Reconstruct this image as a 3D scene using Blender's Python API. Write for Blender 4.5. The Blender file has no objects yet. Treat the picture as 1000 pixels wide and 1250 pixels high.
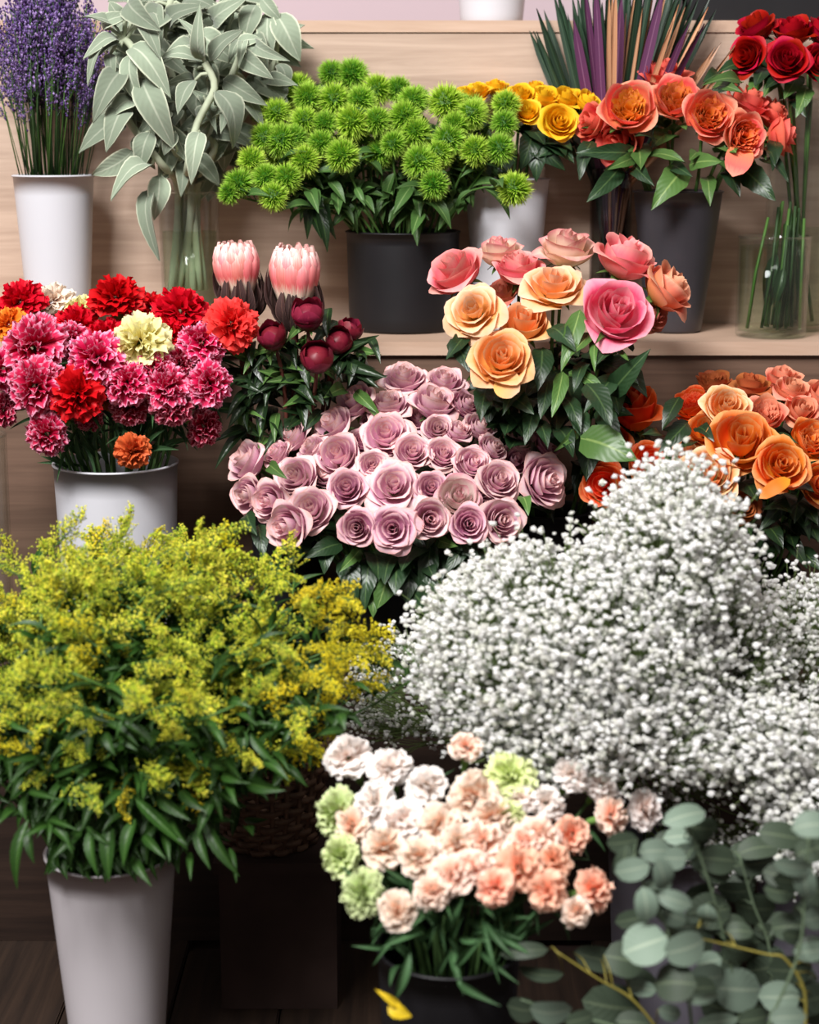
import bpy, math, random
from mathutils import Vector, Matrix
R = random.Random(7)
SC = bpy.context.scene
COL = SC.collection
PI = math.pi

# ------------------------------------------------------------------ camera
EYE = Vector((0.0, 0.0, 1.0))
FPX, PITCH = 2083.333, math.radians(12.3)
FWD = Vector((0, math.cos(PITCH), -math.sin(PITCH)))
UP = Vector((0, math.sin(PITCH), math.cos(PITCH)))
cd = bpy.data.cameras.new('camera')
cam = bpy.data.objects.new('camera', cd)
COL.objects.link(cam)
cam.location = EYE
cam.rotation_euler = (PI / 2 - PITCH, 0, 0)
cd.sensor_fit = 'HORIZONTAL'
cd.sensor_width = 24.0
cd.lens = 50.0
cd.clip_start = 0.05
cd.dof.use_dof = True
cd.dof.focus_distance = 2.12
cd.dof.aperture_fstop = 3.2
SC.camera = cam

# ------------------------------------------------------------------ light and exposure
SC.view_settings.view_transform = 'Standard'
SC.view_settings.look = 'None'
SC.view_settings.gamma = 1.0
SC.view_settings.use_curve_mapping = False
SC.view_settings.exposure = 0.0
SC.cycles.max_bounces = 8
SC.cycles.diffuse_bounces = 3
SC.cycles.transparent_max_bounces = 16
SC.cycles.caustics_reflective = False
SC.cycles.caustics_refractive = False
W = bpy.data.worlds.new('world')
SC.world = W
W.use_nodes = True
W.node_tree.nodes['Background'].inputs[0].default_value = (1.0, 0.90, 0.87, 1)
W.node_tree.nodes['Background'].inputs[1].default_value = 0.25


def area(name, loc, aim, size, power, col):
    l = bpy.data.lights.new(name, 'AREA')
    l.shape = 'RECTANGLE'
    l.size, l.size_y = size
    l.energy = power
    l.color = col
    o = bpy.data.objects.new(name, l)
    COL.objects.link(o)
    o.location = loc
    o.rotation_euler = (Vector(aim) - Vector(loc)).to_track_quat('-Z', 'Y').to_euler()


area('shop_window_light', (-1.0, 0.0, 2.8), (0.0, 2.05, 0.72), (1.0, 0.8), 168, (1.0, 0.985, 0.975))
area('ceiling_panel_light', (0.25, 0.6, 2.9), (0.1, 2.0, 0.7), (0.9, 0.5), 20, (1.0, 0.96, 0.93))


# ------------------------------------------------------------------ maths helpers
def P(px, py, y):
    """world point seen at (px, py) of the 1000x1250 frame, at distance y"""
    u, v = (px - 500) / FPX, (py - 625) / FPX
    d = FWD + Vector((u, 0, 0)) - UP * v
    return EYE + d * (y / d.y)


def PZ(px, py, z):
    u, v = (px - 500) / FPX, (py - 625) / FPX
    d = FWD + Vector((u, 0, 0)) - UP * v
    return EYE + d * ((z - EYE.z) / d.z)


def mpp(p):
    return (p - EYE).dot(FWD) / FPX


def pix(p):
    d = p - EYE
    k = d.dot(FWD)
    return 500 + FPX * d.x / k, 625 - FPX * d.dot(UP) / k


def lin(c):
    out = []
    for x in c[:3]:
        x = x / 255.0
        out.append(x / 12.92 if x <= 0.04045 else ((x + 0.055) / 1.055) ** 2.4)
    return (out[0], out[1], out[2], 1)


def frame(p, z, twist=0.0, s=1.0):
    z = Vector(z).normalized()
    q = z.to_track_quat('Z', 'Y').to_matrix().to_4x4()
    sc = Matrix.Diagonal((s, s, s, 1)) if not hasattr(s, '__len__') else Matrix.Diagonal((s[0], s[1], s[2], 1))
    return Matrix.Translation(p) @ q @ Matrix.Rotation(twist, 4, 'Z') @ sc


def leaf_frame(p0, p1, width, normal):
    """canonical leaf (y 0..1, full width 1) laid from p0 to p1 with its face along normal"""
    y = p1 - p0
    L = max(y.length, 1e-4)
    y = y / L
    n = Vector(normal)
    x = y.cross(n)
    if x.length < 1e-4:
        x = y.orthogonal()
    x.normalize()
    z = x.cross(y)
    m = Matrix((x, y, z)).transposed().to_4x4()
    return Matrix.Translation(p0) @ m @ Matrix.Diagonal((width, L, L, 1))


TOCAM = Vector((0, -1, 0.35)).normalized()


# ------------------------------------------------------------------ mesh builder
class MB:
    def __init__(self):
        self.v, self.f, self.uv = [], [], []

    def grid(self, rows, uvs, closed=False):
        b = len(self.v)
        n, m = len(rows), len(rows[0])
        for r, u in zip(rows, uvs):
            self.v += r
            self.uv += u
        for i in range(n - 1):
            for j in range(m if closed else m - 1):
                k = (j + 1) % m
                self.f.append((b + i * m + j, b + i * m + k, b + (i + 1) * m + k, b + (i + 1) * m + j))

    def tube(self, pts, r0, r1=None, sides=5, cap=True):
        r1 = r0 if r1 is None else r1
        pts = [Vector(p) for p in pts]
        n = len(pts)
        rows, uvs = [], []
        ref = None
        for i, p in enumerate(pts):
            t = (pts[min(i + 1, n - 1)] - pts[max(i - 1, 0)])
            if t.length < 1e-9:
                t = Vector((0, 0, 1))
            t.normalize()
            a = t.orthogonal().normalized() if ref is None else (ref - t * ref.dot(t)).normalized()
            ref = a
            c = t.cross(a)
            r = r0 + (r1 - r0) * i / max(n - 1, 1)
            rows.append([tuple(p + (a * math.cos(2 * PI * k / sides) + c * math.sin(2 * PI * k / sides)) * r) for k in range(sides)])
            uvs.append([(k / sides, i / max(n - 1, 1)) for k in range(sides)])
        b = len(self.v)
        self.grid(rows, uvs, True)
        if cap:
            self.f.append(tuple(b + k for k in range(sides))[::-1])
            self.f.append(tuple(b + (n - 1) * sides + k for k in range(sides)))

    def box(self, x0, x1, y0, y1, z0, z1):
        b = len(self.v)
        for z in (z0, z1):
            for x, y in ((x0, y0), (x1, y0), (x1, y1), (x0, y1)):
                self.v.append((x, y, z))
                self.uv.append((0, 0))
        for q in ((3, 2, 1, 0), (4, 5, 6, 7), (0, 1, 5, 4), (1, 2, 6, 5), (2, 3, 7, 6), (3, 0, 4, 7)):
            self.f.append(tuple(b + i for i in q))

    def lathe(self, prof, seg=48, cx=0, cy=0):
        rows = [[(cx + r * math.cos(2 * PI * k / seg), cy + r * math.sin(2 * PI * k / seg), z) for k in range(seg)] for r, z in prof]
        uvs = [[(k / seg, i / (len(prof) - 1)) for k in range(seg)] for i in range(len(prof))]
        self.grid(rows, uvs, True)

    def blob(self, c, r, jit=0.0, rng=R, uv=(0.5, 0.5), octa=False, sq=(1, 1, 1)):
        b = len(self.v)
        vs, fs = (OCT if octa else ICO)
        for x, y, z in vs:
            k = r * (1 + (rng.random() - 0.5) * 2 * jit)
            self.v.append((c[0] + x * k * sq[0], c[1] + y * k * sq[1], c[2] + z * k * sq[2]))
            self.uv.append(uv)
        self.f += [(b + i, b + j, b + k) for i, j, k in fs]

    def mesh(self, name, smooth=True):
        m = bpy.data.meshes.new(name)
        m.from_pydata(self.v, [], self.f)
        ul = m.uv_layers.new(name='UVMap')
        n = len(m.loops)
        idx = [0] * n
        m.loops.foreach_get('vertex_index', idx)
        flat = [0.0] * (2 * n)
        for i, k in enumerate(idx):
            flat[2 * i], flat[2 * i + 1] = self.uv[k]
        ul.data.foreach_set('uv', flat)
        if smooth:
            m.polygons.foreach_set('use_smooth', [True] * len(m.polygons))
        m.materials.append(None)
        m.update()
        return m


g = (1 + 5 ** 0.5) / 2
_v = [(-1, g, 0), (1, g, 0), (-1, -g, 0), (1, -g, 0), (0, -1, g), (0, 1, g), (0, -1, -g), (0, 1, -g), (g, 0, -1), (g, 0, 1), (-g, 0, -1), (-g, 0, 1)]
_l = math.sqrt(1 + g * g)
ICO = ([(a / _l, b / _l, c / _l) for a, b, c in _v],
       [(0, 11, 5), (0, 5, 1), (0, 1, 7), (0, 7, 10), (0, 10, 11), (1, 5, 9), (5, 11, 4), (11, 10, 2), (10, 7, 6), (7, 1, 8),
        (3, 9, 4), (3, 4, 2), (3, 2, 6), (3, 6, 8), (3, 8, 9), (4, 9, 5), (2, 4, 11), (6, 2, 10), (8, 6, 7), (9, 8, 1)])
OCT = ([(1, 0, 0), (-1, 0, 0), (0, 1, 0), (0, -1, 0), (0, 0, 1), (0, 0, -1)],
       [(0, 2, 4), (2, 1, 4), (1, 3, 4), (3, 0, 4), (2, 0, 5), (1, 2, 5), (3, 1, 5), (0, 3, 5)])


# ------------------------------------------------------------------ scene objects
def put(name, mesh, mat, parent=None, M=None):
    o = bpy.data.objects.new(name, mesh)
    COL.objects.link(o)
    if mat is not None:
        o.material_slots[0].link = 'OBJECT'
        o.material_slots[0].material = mat
    if parent is not None:
        o.parent = parent
        base = parent.get('_b')
        if M is not None and parent.type == 'EMPTY':
            M = Matrix.Translation(-parent.location) @ M
    if M is not None:
        o.matrix_basis = M
    return o


def tag(o, label, cat, group=None, kind=None):
    o['label'] = label
    o['category'] = cat
    if group:
        o['group'] = group
    if kind:
        o['kind'] = kind
    return o


def thing(name, loc, label, cat, group=None):
    o = bpy.data.objects.new(name, None)
    o.empty_display_size = 0.02
    COL.objects.link(o)
    o.location = loc
    return tag(o, label, cat, group)


def stuff(o):
    o['kind'] = 'stuff'
    return o


# ------------------------------------------------------------------ materials
def nodes(name):
    m = bpy.data.materials.new(name)
    m.use_nodes = True
    nt = m.node_tree
    return m, nt, nt.nodes['Principled BSDF'], nt.nodes['Material Output']


def plain(name, c, rough=0.5, spec=0.5, noise=0.0, scale=20.0, bump=0.0, metal=0.0, coat=0.0):
    m, nt, b, out = nodes(name)
    b.inputs['Roughness'].default_value = rough
    b.inputs['Specular IOR Level'].default_value = spec
    b.inputs['Metallic'].default_value = metal
    b.inputs['Coat Weight'].default_value = coat
    col = lin(c)
    b.inputs['Base Color'].default_value = col
    if noise or bump:
        tc = nt.nodes.new('ShaderNodeTexCoord')
        n = nt.nodes.new('ShaderNodeTexNoise')
        n.inputs['Scale'].default_value = scale
        n.inputs['Detail'].default_value = 4
        nt.links.new(tc.outputs['Object'], n.inputs['Vector'])
        if noise:
            r = nt.nodes.new('ShaderNodeValToRGB')
            r.color_ramp.elements[0].position = 0.3
            r.color_ramp.elements[1].position = 0.7
            r.color_ramp.elements[0].color = tuple(x * (1 - noise) for x in col[:3]) + (1,)
            r.color_ramp.elements[1].color = tuple(min(1, x * (1 + noise)) for x in col[:3]) + (1,)
            nt.links.new(n.outputs['Fac'], r.inputs['Fac'])
            nt.links.new(r.outputs['Color'], b.inputs['Base Color'])
        if bump:
            bp = nt.nodes.new('ShaderNodeBump')
            bp.inputs['Strength'].default_value = bump
            bp.inputs['Distance'].default_value = 0.002
            nt.links.new(n.outputs['Fac'], bp.inputs['Height'])
            nt.links.new(bp.outputs['Normal'], b.inputs['Normal'])
    return m


def petal_mat(name, stops, transl=0.25, rough=0.55, vary=0.12, hue=0.01, spec=0.25, streak=0.12):
    """colour runs from the petal's base (v = 0) to its lip (v = 1)"""
    m, nt, b, out = nodes(name)
    uv = nt.nodes.new('ShaderNodeUVMap')
    sp = nt.nodes.new('ShaderNodeSeparateXYZ')
    nt.links.new(uv.outputs['UV'], sp.inputs[0])
    rp = nt.nodes.new('ShaderNodeValToRGB')
    els = rp.color_ramp.elements
    while len(els) < len(stops):
        els.new(0.5)
    for e, (p, c) in zip(els, stops):
        e.position = p
        e.color = lin(c)
    # streaks along the petal break the edge of each colour
    tx = nt.nodes.new('ShaderNodeTexNoise')
    mp = nt.nodes.new('ShaderNodeMapping')
    mp.inputs['Scale'].default_value = (14, 1.5, 1)
    nt.links.new(uv.outputs['UV'], mp.inputs['Vector'])
    nt.links.new(mp.outputs['Vector'], tx.inputs['Vector'])
    tx.inputs['Scale'].default_value = 1.0
    ma = nt.nodes.new('ShaderNodeMath')
    ma.operation = 'MULTIPLY_ADD'
    ma.inputs[1].default_value = streak * 2
    nt.links.new(tx.outputs['Fac'], ma.inputs[0])
    nt.links.new(sp.outputs['Y'], ma.inputs[2])
    sb = nt.nodes.new('ShaderNodeMath')
    sb.operation = 'SUBTRACT'
    sb.inputs[1].default_value = streak
    nt.links.new(ma.outputs[0], sb.inputs[0])
    nt.links.new(sb.outputs[0], rp.inputs['Fac'])
    oi = nt.nodes.new('ShaderNodeObjectInfo')
    hs = nt.nodes.new('ShaderNodeHueSaturation')
    mr = nt.nodes.new('ShaderNodeMapRange')
    mr.inputs['To Min'].default_value = 1 - vary
    mr.inputs['To Max'].default_value = 1 + vary
    nt.links.new(oi.outputs['Random'], mr.inputs['Value'])
    mh = nt.nodes.new('ShaderNodeMapRange')
    mh.inputs['To Min'].default_value = 0.5 + hue
    mh.inputs['To Max'].default_value = 0.5 - hue
    nt.links.new(oi.outputs['Random'], mh.inputs['Value'])
    nt.links.new(mr.outputs[0], hs.inputs['Value'])
    nt.links.new(mh.outputs[0], hs.inputs['Hue'])
    nt.links.new(rp.outputs['Color'], hs.inputs['Color'])
    nt.links.new(hs.outputs['Color'], b.inputs['Base Color'])
    b.inputs['Roughness'].default_value = rough
    b.inputs['Specular IOR Level'].default_value = spec
    if transl:
        tr = nt.nodes.new('ShaderNodeBsdfTranslucent')
        nt.links.new(hs.outputs['Color'], tr.inputs['Color'])
        mx = nt.nodes.new('ShaderNodeMixShader')
        mx.inputs[0].default_value = transl
        nt.links.new(b.outputs[0], mx.inputs[1])
        nt.links.new(tr.outputs[0], mx.inputs[2])
        nt.links.new(mx.outputs[0], out.inputs['Surface'])
    return m


def leaf_mat(name, c, rib, rough=0.45, spec=0.4, transl=0.15, vary=0.25, rim=None, felt=0.0):
    """blade colour with a lighter midrib and side veins"""
    m, nt, b, out = nodes(name)
    uv = nt.nodes.new('ShaderNodeUVMap')
    sp = nt.nodes.new('ShaderNodeSeparateXYZ')
    nt.links.new(uv.outputs['UV'], sp.inputs[0])
    a = nt.nodes.new('ShaderNodeMath')
    a.operation = 'SUBTRACT'
    a.inputs[1].default_value = 0.5
    nt.links.new(sp.outputs['X'], a.inputs[0])
    ab = nt.nodes.new('ShaderNodeMath')
    ab.operation = 'ABSOLUTE'
    nt.links.new(a.outputs[0], ab.inputs[0])
    rp = nt.nodes.new('ShaderNodeValToRGB')
    els = rp.color_ramp.elements
    els[0].position, els[0].color = 0.012, lin(rib)
    els[1].position, els[1].color = 0.055, lin(c)
    if rim:
        e = els.new(0.42)
        e.color = lin(c)
        e = els.new(0.49)
        e.color = lin(rim)
    nt.links.new(ab.outputs[0], rp.inputs['Fac'])
    # side veins: v - |u| stripes
    vs = nt.nodes.new('ShaderNodeMath')
    vs.operation = 'MULTIPLY_ADD'
    vs.inputs[1].default_value = -0.55
    nt.links.new(ab.outputs[0], vs.inputs[0])
    nt.links.new(sp.outputs['Y'], vs.inputs[2])
    sn = nt.nodes.new('ShaderNodeMath')
    sn.operation = 'MULTIPLY'
    sn.inputs[1].default_value = 52.0
    nt.links.new(vs.outputs[0], sn.inputs[0])
    si = nt.nodes.new('ShaderNodeMath')
    si.operation = 'SINE'
    nt.links.new(sn.outputs[0], si.inputs[0])
    bp = nt.nodes.new('ShaderNodeBump')
    bp.inputs['Strength'].default_value = 0.1
    bp.inputs['Distance'].default_value = 0.0012
    nt.links.new(si.outputs[0], bp.inputs['Height'])
    nt.links.new(bp.outputs['Normal'], b.inputs['Normal'])
    oi = nt.nodes.new('ShaderNodeObjectInfo')
    hs = nt.nodes.new('ShaderNodeHueSaturation')
    mr = nt.nodes.new('ShaderNodeMapRange')
    mr.inputs['To Min'].default_value = 1 - vary
    mr.inputs['To Max'].default_value = 1 + vary
    nt.links.new(oi.outputs['Random'], mr.inputs['Value'])
    nt.links.new(mr.outputs[0], hs.inputs['Value'])
    nt.links.new(rp.outputs['Color'], hs.inputs['Color'])
    nt.links.new(hs.outputs['Color'], b.inputs['Base Color'])
    b.inputs['Roughness'].default_value = rough
    b.inputs['Specular IOR Level'].default_value = spec
    if felt:
        b.inputs['Sheen Weight'].default_value = felt
        b.inputs['Sheen Roughness'].default_value = 0.5
    if transl:
        tr = nt.nodes.new('ShaderNodeBsdfTranslucent')
        nt.links.new(hs.outputs['Color'], tr.inputs['Color'])
        mx = nt.nodes.new('ShaderNodeMixShader')
        mx.inputs[0].default_value = transl
        nt.links.new(b.outputs[0], mx.inputs[1])
        nt.links.new(tr.outputs[0], mx.inputs[2])
        nt.links.new(mx.outputs[0], out.inputs['Surface'])
    return m


def wood_mat(name, c0, c1, scale=(1.2, 1.2, 26), rough=0.5):
    m, nt, b, out = nodes(name)
    tc = nt.nodes.new('ShaderNodeTexCoord')
    mp = nt.nodes.new('ShaderNodeMapping')
    mp.inputs['Scale'].default_value = scale
    nt.links.new(tc.outputs['Object'], mp.inputs['Vector'])
    n = nt.nodes.new('ShaderNodeTexNoise')
    n.inputs['Scale'].default_value = 2.2
    n.inputs['Detail'].default_value = 7
    n.inputs['Roughness'].default_value = 0.62
    n.inputs['Distortion'].default_value = 0.6
    nt.links.new(mp.outputs['Vector'], n.inputs['Vector'])
    r = nt.nodes.new('ShaderNodeValToRGB')
    r.color_ramp.elements[0].position, r.color_ramp.elements[0].color = 0.33, lin(c0)
    r.color_ramp.elements[1].position, r.color_ramp.elements[1].color = 0.66, lin(c1)
    nt.links.new(n.outputs['Fac'], r.inputs['Fac'])
    nt.links.new(r.outputs['Color'], b.inputs['Base Color'])
    bp = nt.nodes.new('ShaderNodeBump')
    bp.inputs['Strength'].default_value = 0.12
    bp.inputs['Distance'].default_value = 0.001
    nt.links.new(n.outputs['Fac'], bp.inputs['Height'])
    nt.links.new(bp.outputs['Normal'], b.inputs['Normal'])
    b.inputs['Roughness'].default_value = rough
    b.inputs['Specular IOR Level'].default_value = 0.3
    return m


def glass_mat(name, tint, refl=1.0, rough=0.02):
    """thin clear wall: light goes straight through, the surface mirrors by Fresnel"""
    m, nt, b, out = nodes(name)
    nt.nodes.remove(b)
    t = nt.nodes.new('ShaderNodeBsdfTransparent')
    t.inputs[0].default_value = lin(tint)
    gl = nt.nodes.new('ShaderNodeBsdfGlossy')
    gl.inputs['Roughness'].default_value = rough
    fr = nt.nodes.new('ShaderNodeLayerWeight')
    fr.inputs['Blend'].default_value = 0.5
    pw_ = nt.nodes.new('ShaderNodeMath')
    pw_.operation = 'POWER'
    pw_.inputs[1].default_value = 4.0
    nt.links.new(fr.outputs['Facing'], pw_.inputs[0])
    mu = nt.nodes.new('ShaderNodeMath')
    mu.operation = 'MULTIPLY_ADD'
    mu.inputs[1].default_value = 0.55 * refl
    mu.inputs[2].default_value = 0.035 * refl
    mu.use_clamp = True
    nt.links.new(pw_.outputs[0], mu.inputs[0])
    mx = nt.nodes.new('ShaderNodeMixShader')
    nt.links.new(mu.outputs[0], mx.inputs[0])
    nt.links.new(t.outputs[0], mx.inputs[1])
    nt.links.new(gl.outputs[0], mx.inputs[2])
    nt.links.new(mx.outputs[0], out.inputs['Surface'])
    return m


WHITE = plain('white_plastic', (200, 200, 206), 0.42, 0.35, 0.025, 5)
WHITE2 = plain('white_glazed', (206, 200, 204), 0.3, 0.5, 0.04, 6)
BLACK = plain('black_plastic', (20, 19, 22), 0.5, 0.35, 0.2, 14)
CHAR = plain('charcoal_plastic', (56, 53, 58), 0.38, 0.5, 0.15, 10)
GREYB = plain('grey_plastic', (128, 124, 136), 0.4, 0.4, 0.06, 9)
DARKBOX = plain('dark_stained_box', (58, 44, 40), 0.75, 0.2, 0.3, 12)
GLASS = glass_mat('clear_glass', (251, 253, 252), 1.0)
GLASSD = glass_mat('smoky_glass', (208, 206, 208), 1.3)
WATER = glass_mat('cloudy_water', (240, 246, 236), 0.5, 0.05)
OAK = wood_mat('oak_laminate', (166, 142, 125), (194, 170, 152))
OAK_SHADE = wood_mat('oak_laminate_shaded', (94, 73, 61), (118, 93, 78))  # same oak, darkened so the middle riser's shade sits in its colour
OAKE = wood_mat('oak_edge_strip', (176, 146, 124), (198, 170, 150), (1, 1, 14))
LOW_SHADE = wood_mat('lower_board_shaded', (36, 26, 22), (54, 40, 33))  # lowest boards near black: shade under the flowers put into the colour
PLANK = wood_mat('dark_floor_board', (34, 25, 20), (56, 42, 33), (30, 1.6, 1), 0.6)
WALL = plain('pink_wall_paint', (182, 166, 173), 0.8, 0.2, 0.02, 3)
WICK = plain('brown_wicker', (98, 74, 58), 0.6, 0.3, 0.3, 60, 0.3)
STEM = plain('green_stem', (70, 104, 46), 0.5, 0.3, 0.15, 40)
STEMD = plain('dark_green_stem', (46, 70, 38), 0.5, 0.3, 0.15, 40)
STEMB = plain('red_brown_stem', (84, 44, 36), 0.5, 0.3, 0.2, 40)
STEMY = plain('yellow_green_stem', (138, 128, 58), 0.5, 0.3, 0.15, 40)
STEME = plain('grey_green_stem', (96, 112, 88), 0.6, 0.2, 0.15, 40)
STEMF = plain('felted_stem', (176, 184, 158), 0.85, 0.1, 0.1, 60)
STEMC = plain('carnation_stem', (84, 116, 66), 0.5, 0.3, 0.1, 40)
CALYX = plain('calyx_green', (112, 148, 74), 0.5, 0.3, 0.12, 30)
SEPAL = plain('sepal_green', (88, 118, 58), 0.5, 0.3, 0.12, 30)

L_ROSE = leaf_mat('rose_leaf', (36, 60, 34), (72, 96, 56), 0.38, 0.45, 0.12)
L_ROSEL = leaf_mat('bright_rose_leaf', (78, 112, 54), (128, 154, 86), 0.4, 0.45, 0.15)
L_DARK = leaf_mat('dark_glossy_leaf', (30, 50, 26), (62, 84, 42), 0.35, 0.5, 0.1)
L_FELT = leaf_mat('felted_leaf', (134, 146, 126), (168, 176, 156), 0.9, 0.1, 0.1, 0.28, (196, 202, 178), 0.3)
L_EUC = leaf_mat('eucalyptus_leaf', (118, 136, 120), (148, 162, 142), 0.55, 0.3, 0.15, 0.25)
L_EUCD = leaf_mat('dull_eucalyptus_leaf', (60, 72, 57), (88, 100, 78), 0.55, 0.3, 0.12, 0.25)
L_GOLD = leaf_mat('goldenrod_leaf', (42, 74, 26), (74, 108, 46), 0.45, 0.35, 0.15, 0.3)
L_DIAN = leaf_mat('dianthus_leaf', (66, 98, 48), (110, 136, 80), 0.45, 0.35, 0.15, 0.3)
L_CARN = leaf_mat('carnation_leaf', (62, 94, 58), (92, 122, 84), 0.5, 0.3, 0.1, 0.25)
L_PROT = leaf_mat('protea_leaf', (66, 48, 46), (96, 70, 62), 0.55, 0.25, 0.05, 0.25, (104, 78, 72))
L_YEL = leaf_mat('yellow_leaf', (232, 200, 40), (240, 214, 80), 0.5, 0.3, 0.2, 0.1)

MAUVE = petal_mat('mauve_petal', [(0, (222, 198, 160)), (0.28, (212, 148, 170)), (0.66, (230, 180, 198)), (0.9, (246, 216, 216)), (1, (242, 190, 184))], 0.25)
MAUVED = petal_mat('deep_mauve_petal', [(0, (196, 156, 136)), (0.28, (184, 110, 142)), (0.68, (212, 152, 176)), (0.92, (240, 198, 206)), (1, (240, 184, 182))], 0.25)
MAUVEW = petal_mat('blush_mauve_petal', [(0, (206, 206, 160)), (0.3, (226, 196, 190)), (0.75, (236, 212, 206)), (1, (226, 160, 172))], 0.25)
PEACH = petal_mat('peach_petal', [(0, (246, 196, 92)), (0.4, (250, 172, 92)), (0.75, (252, 174, 106)), (1, (250, 200, 154))], 0.25)
PEACHP = petal_mat('pale_peach_petal', [(0, (250, 200, 110)), (0.4, (252, 186, 112)), (0.75, (250, 190, 138)), (1, (248, 206, 174))], 0.25)
CREAM = petal_mat('cream_petal', [(0, (222, 216, 150)), (0.4, (244, 216, 184)), (0.8, (244, 208, 190)), (1, (228, 148, 148))], 0.25)
PINK = petal_mat('pink_petal', [(0, (246, 206, 164)), (0.25, (248, 158, 150)), (0.7, (244, 126, 134)), (1, (250, 178, 170))], 0.25)
HOT = petal_mat('hot_pink_petal', [(0, (246, 190, 180)), (0.3, (246, 150, 164)), (0.7, (236, 94, 126)), (1, (248, 166, 176))], 0.25)
SALM = petal_mat('salmon_petal', [(0, (246, 180, 92)), (0.4, (246, 150, 100)), (0.8, (240, 146, 118)), (1, (244, 182, 150))], 0.25)
TAN = petal_mat('tan_petal', [(0, (206, 150, 90)), (0.6, (200, 134, 96)), (1, (190, 110, 90))], 0.2)
CORAL = petal_mat('coral_petal', [(0, (246, 190, 80)), (0.3, (252, 144, 100)), (0.75, (246, 116, 100)), (1, (250, 170, 142))], 0.25)
CORALR = petal_mat('red_coral_petal', [(0, (246, 130, 90)), (0.4, (236, 86, 74)), (1, (244, 122, 104))], 0.25)
GOLDC = petal_mat('gold_heart_petal', [(0, (226, 140, 30)), (0.5, (240, 160, 40)), (0.85, (250, 186, 72)), (1, (246, 160, 90))], 0.25)
GOLDO = petal_mat('orange_heart_petal', [(0, (190, 96, 20)), (0.5, (220, 124, 40)), (0.85, (238, 140, 66)), (1, (240, 136, 90))], 0.25)
YEL = petal_mat('yellow_petal', [(0, (232, 166, 20)), (0.5, (246, 184, 14)), (1, (252, 206, 46))], 0.25)
RED = petal_mat('red_petal', [(0, (90, 2, 12)), (0.5, (156, 4, 24)), (1, (188, 12, 34))], 0.2)
ORG = petal_mat('orange_petal', [(0, (246, 170, 50)), (0.4, (244, 124, 36)), (0.8, (242, 128, 48)), (1, (248, 172, 108))], 0.25)
ORGR = petal_mat('flame_orange_petal', [(0, (240, 150, 50)), (0.4, (240, 104, 32)), (0.85, (234, 82, 30)), (1, (246, 136, 84))], 0.25)
ORGP = petal_mat('apricot_petal', [(0, (250, 200, 110)), (0.4, (248, 160, 84)), (0.8, (250, 178, 118)), (1, (252, 216, 176))], 0.25)
ORGB = petal_mat('faded_orange_petal', [(0, (196, 150, 80)), (0.5, (206, 116, 64)), (1, (190, 104, 60))], 0.2)
ORGC = petal_mat('coral_orange_petal', [(0, (240, 170, 100)), (0.5, (242, 128, 96)), (1, (248, 170, 140))], 0.25)
PEON = petal_mat('burgundy_petal', [(0, (64, 8, 20)), (0.6, (92, 12, 32)), (1, (134, 36, 54))], 0.12, 0.4, 0.2)
PROT = petal_mat('protea_bract', [(0, (240, 232, 196)), (0.3, (246, 222, 200)), (0.5, (228, 104, 104)), (0.76, (238, 146, 144)), (1, (252, 216, 208))], 0.12, 0.5, 0.1, streak=0.25)
C_RED = petal_mat('red_carnation', [(0, (120, 0, 12)), (0.6, (196, 4, 28)), (1, (222, 12, 40))], 0.25, hue=0.003)
C_COR = petal_mat('coral_red_carnation', [(0, (170, 8, 18)), (0.6, (232, 28, 38)), (1, (246, 70, 66))], 0.25, hue=0.003)
C_VAR = petal_mat('crimson_white_edged_carnation', [(0, (120, 0, 36)), (0.7, (204, 16, 70)), (0.92, (216, 44, 96)), (1, (242, 160, 190))], 0.25, streak=0.2, hue=0.003)
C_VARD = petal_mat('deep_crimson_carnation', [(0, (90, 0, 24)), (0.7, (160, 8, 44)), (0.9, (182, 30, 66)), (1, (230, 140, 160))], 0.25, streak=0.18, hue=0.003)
C_YEL = petal_mat('pale_yellow_carnation', [(0, (226, 196, 110)), (0.6, (244, 228, 150)), (1, (250, 242, 186))], 0.25)
C_BLU = petal_mat('blush_cream_carnation', [(0, (240, 190, 170)), (0.6, (246, 222, 204)), (1, (250, 236, 220))], 0.25)
C_ORG = petal_mat('orange_carnation', [(0, (200, 70, 10)), (0.6, (236, 120, 24)), (1, (246, 148, 50))], 0.25)
C_RUST = petal_mat('rust_carnation', [(0, (150, 50, 14)), (0.6, (196, 88, 34)), (1, (216, 116, 58))], 0.25)
C_PNK = petal_mat('peach_pink_carnation', [(0, (240, 138, 100)), (0.5, (250, 196, 168)), (0.8, (252, 224, 204)), (1, (254, 236, 222))], 0.25)
C_PCH = petal_mat('deep_peach_carnation', [(0, (236, 124, 92)), (0.55, (248, 172, 138)), (1, (252, 210, 184))], 0.25)
C_WHT = petal_mat('blush_white_carnation', [(0, (246, 176, 140)), (0.42, (252, 232, 220)), (0.85, (254, 244, 238)), (1, (254, 248, 244))], 0.25)
C_GRN = petal_mat('lime_carnation', [(0, (150, 176, 80)), (0.6, (204, 222, 142)), (1, (226, 236, 180))], 0.25)
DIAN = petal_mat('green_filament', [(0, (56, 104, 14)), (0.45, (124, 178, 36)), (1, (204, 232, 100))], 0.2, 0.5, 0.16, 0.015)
GOLDF = petal_mat('goldenrod_floret', [(0, (164, 196, 54)), (0.5, (232, 234, 68)), (1, (252, 244, 100))], 0.32, 0.6, 0.14, 0.012)
GOLDY = petal_mat('open_goldenrod_floret', [(0, (220, 206, 40)), (0.5, (244, 224, 40)), (1, (252, 236, 70))], 0.2, 0.6, 0.1)
GYPS = petal_mat('gypsophila_floret', [(0, (226, 228, 214)), (0.5, (240, 240, 236)), (1, (250, 250, 250))], 0.42, 0.7, 0.0, 0.0)
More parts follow.
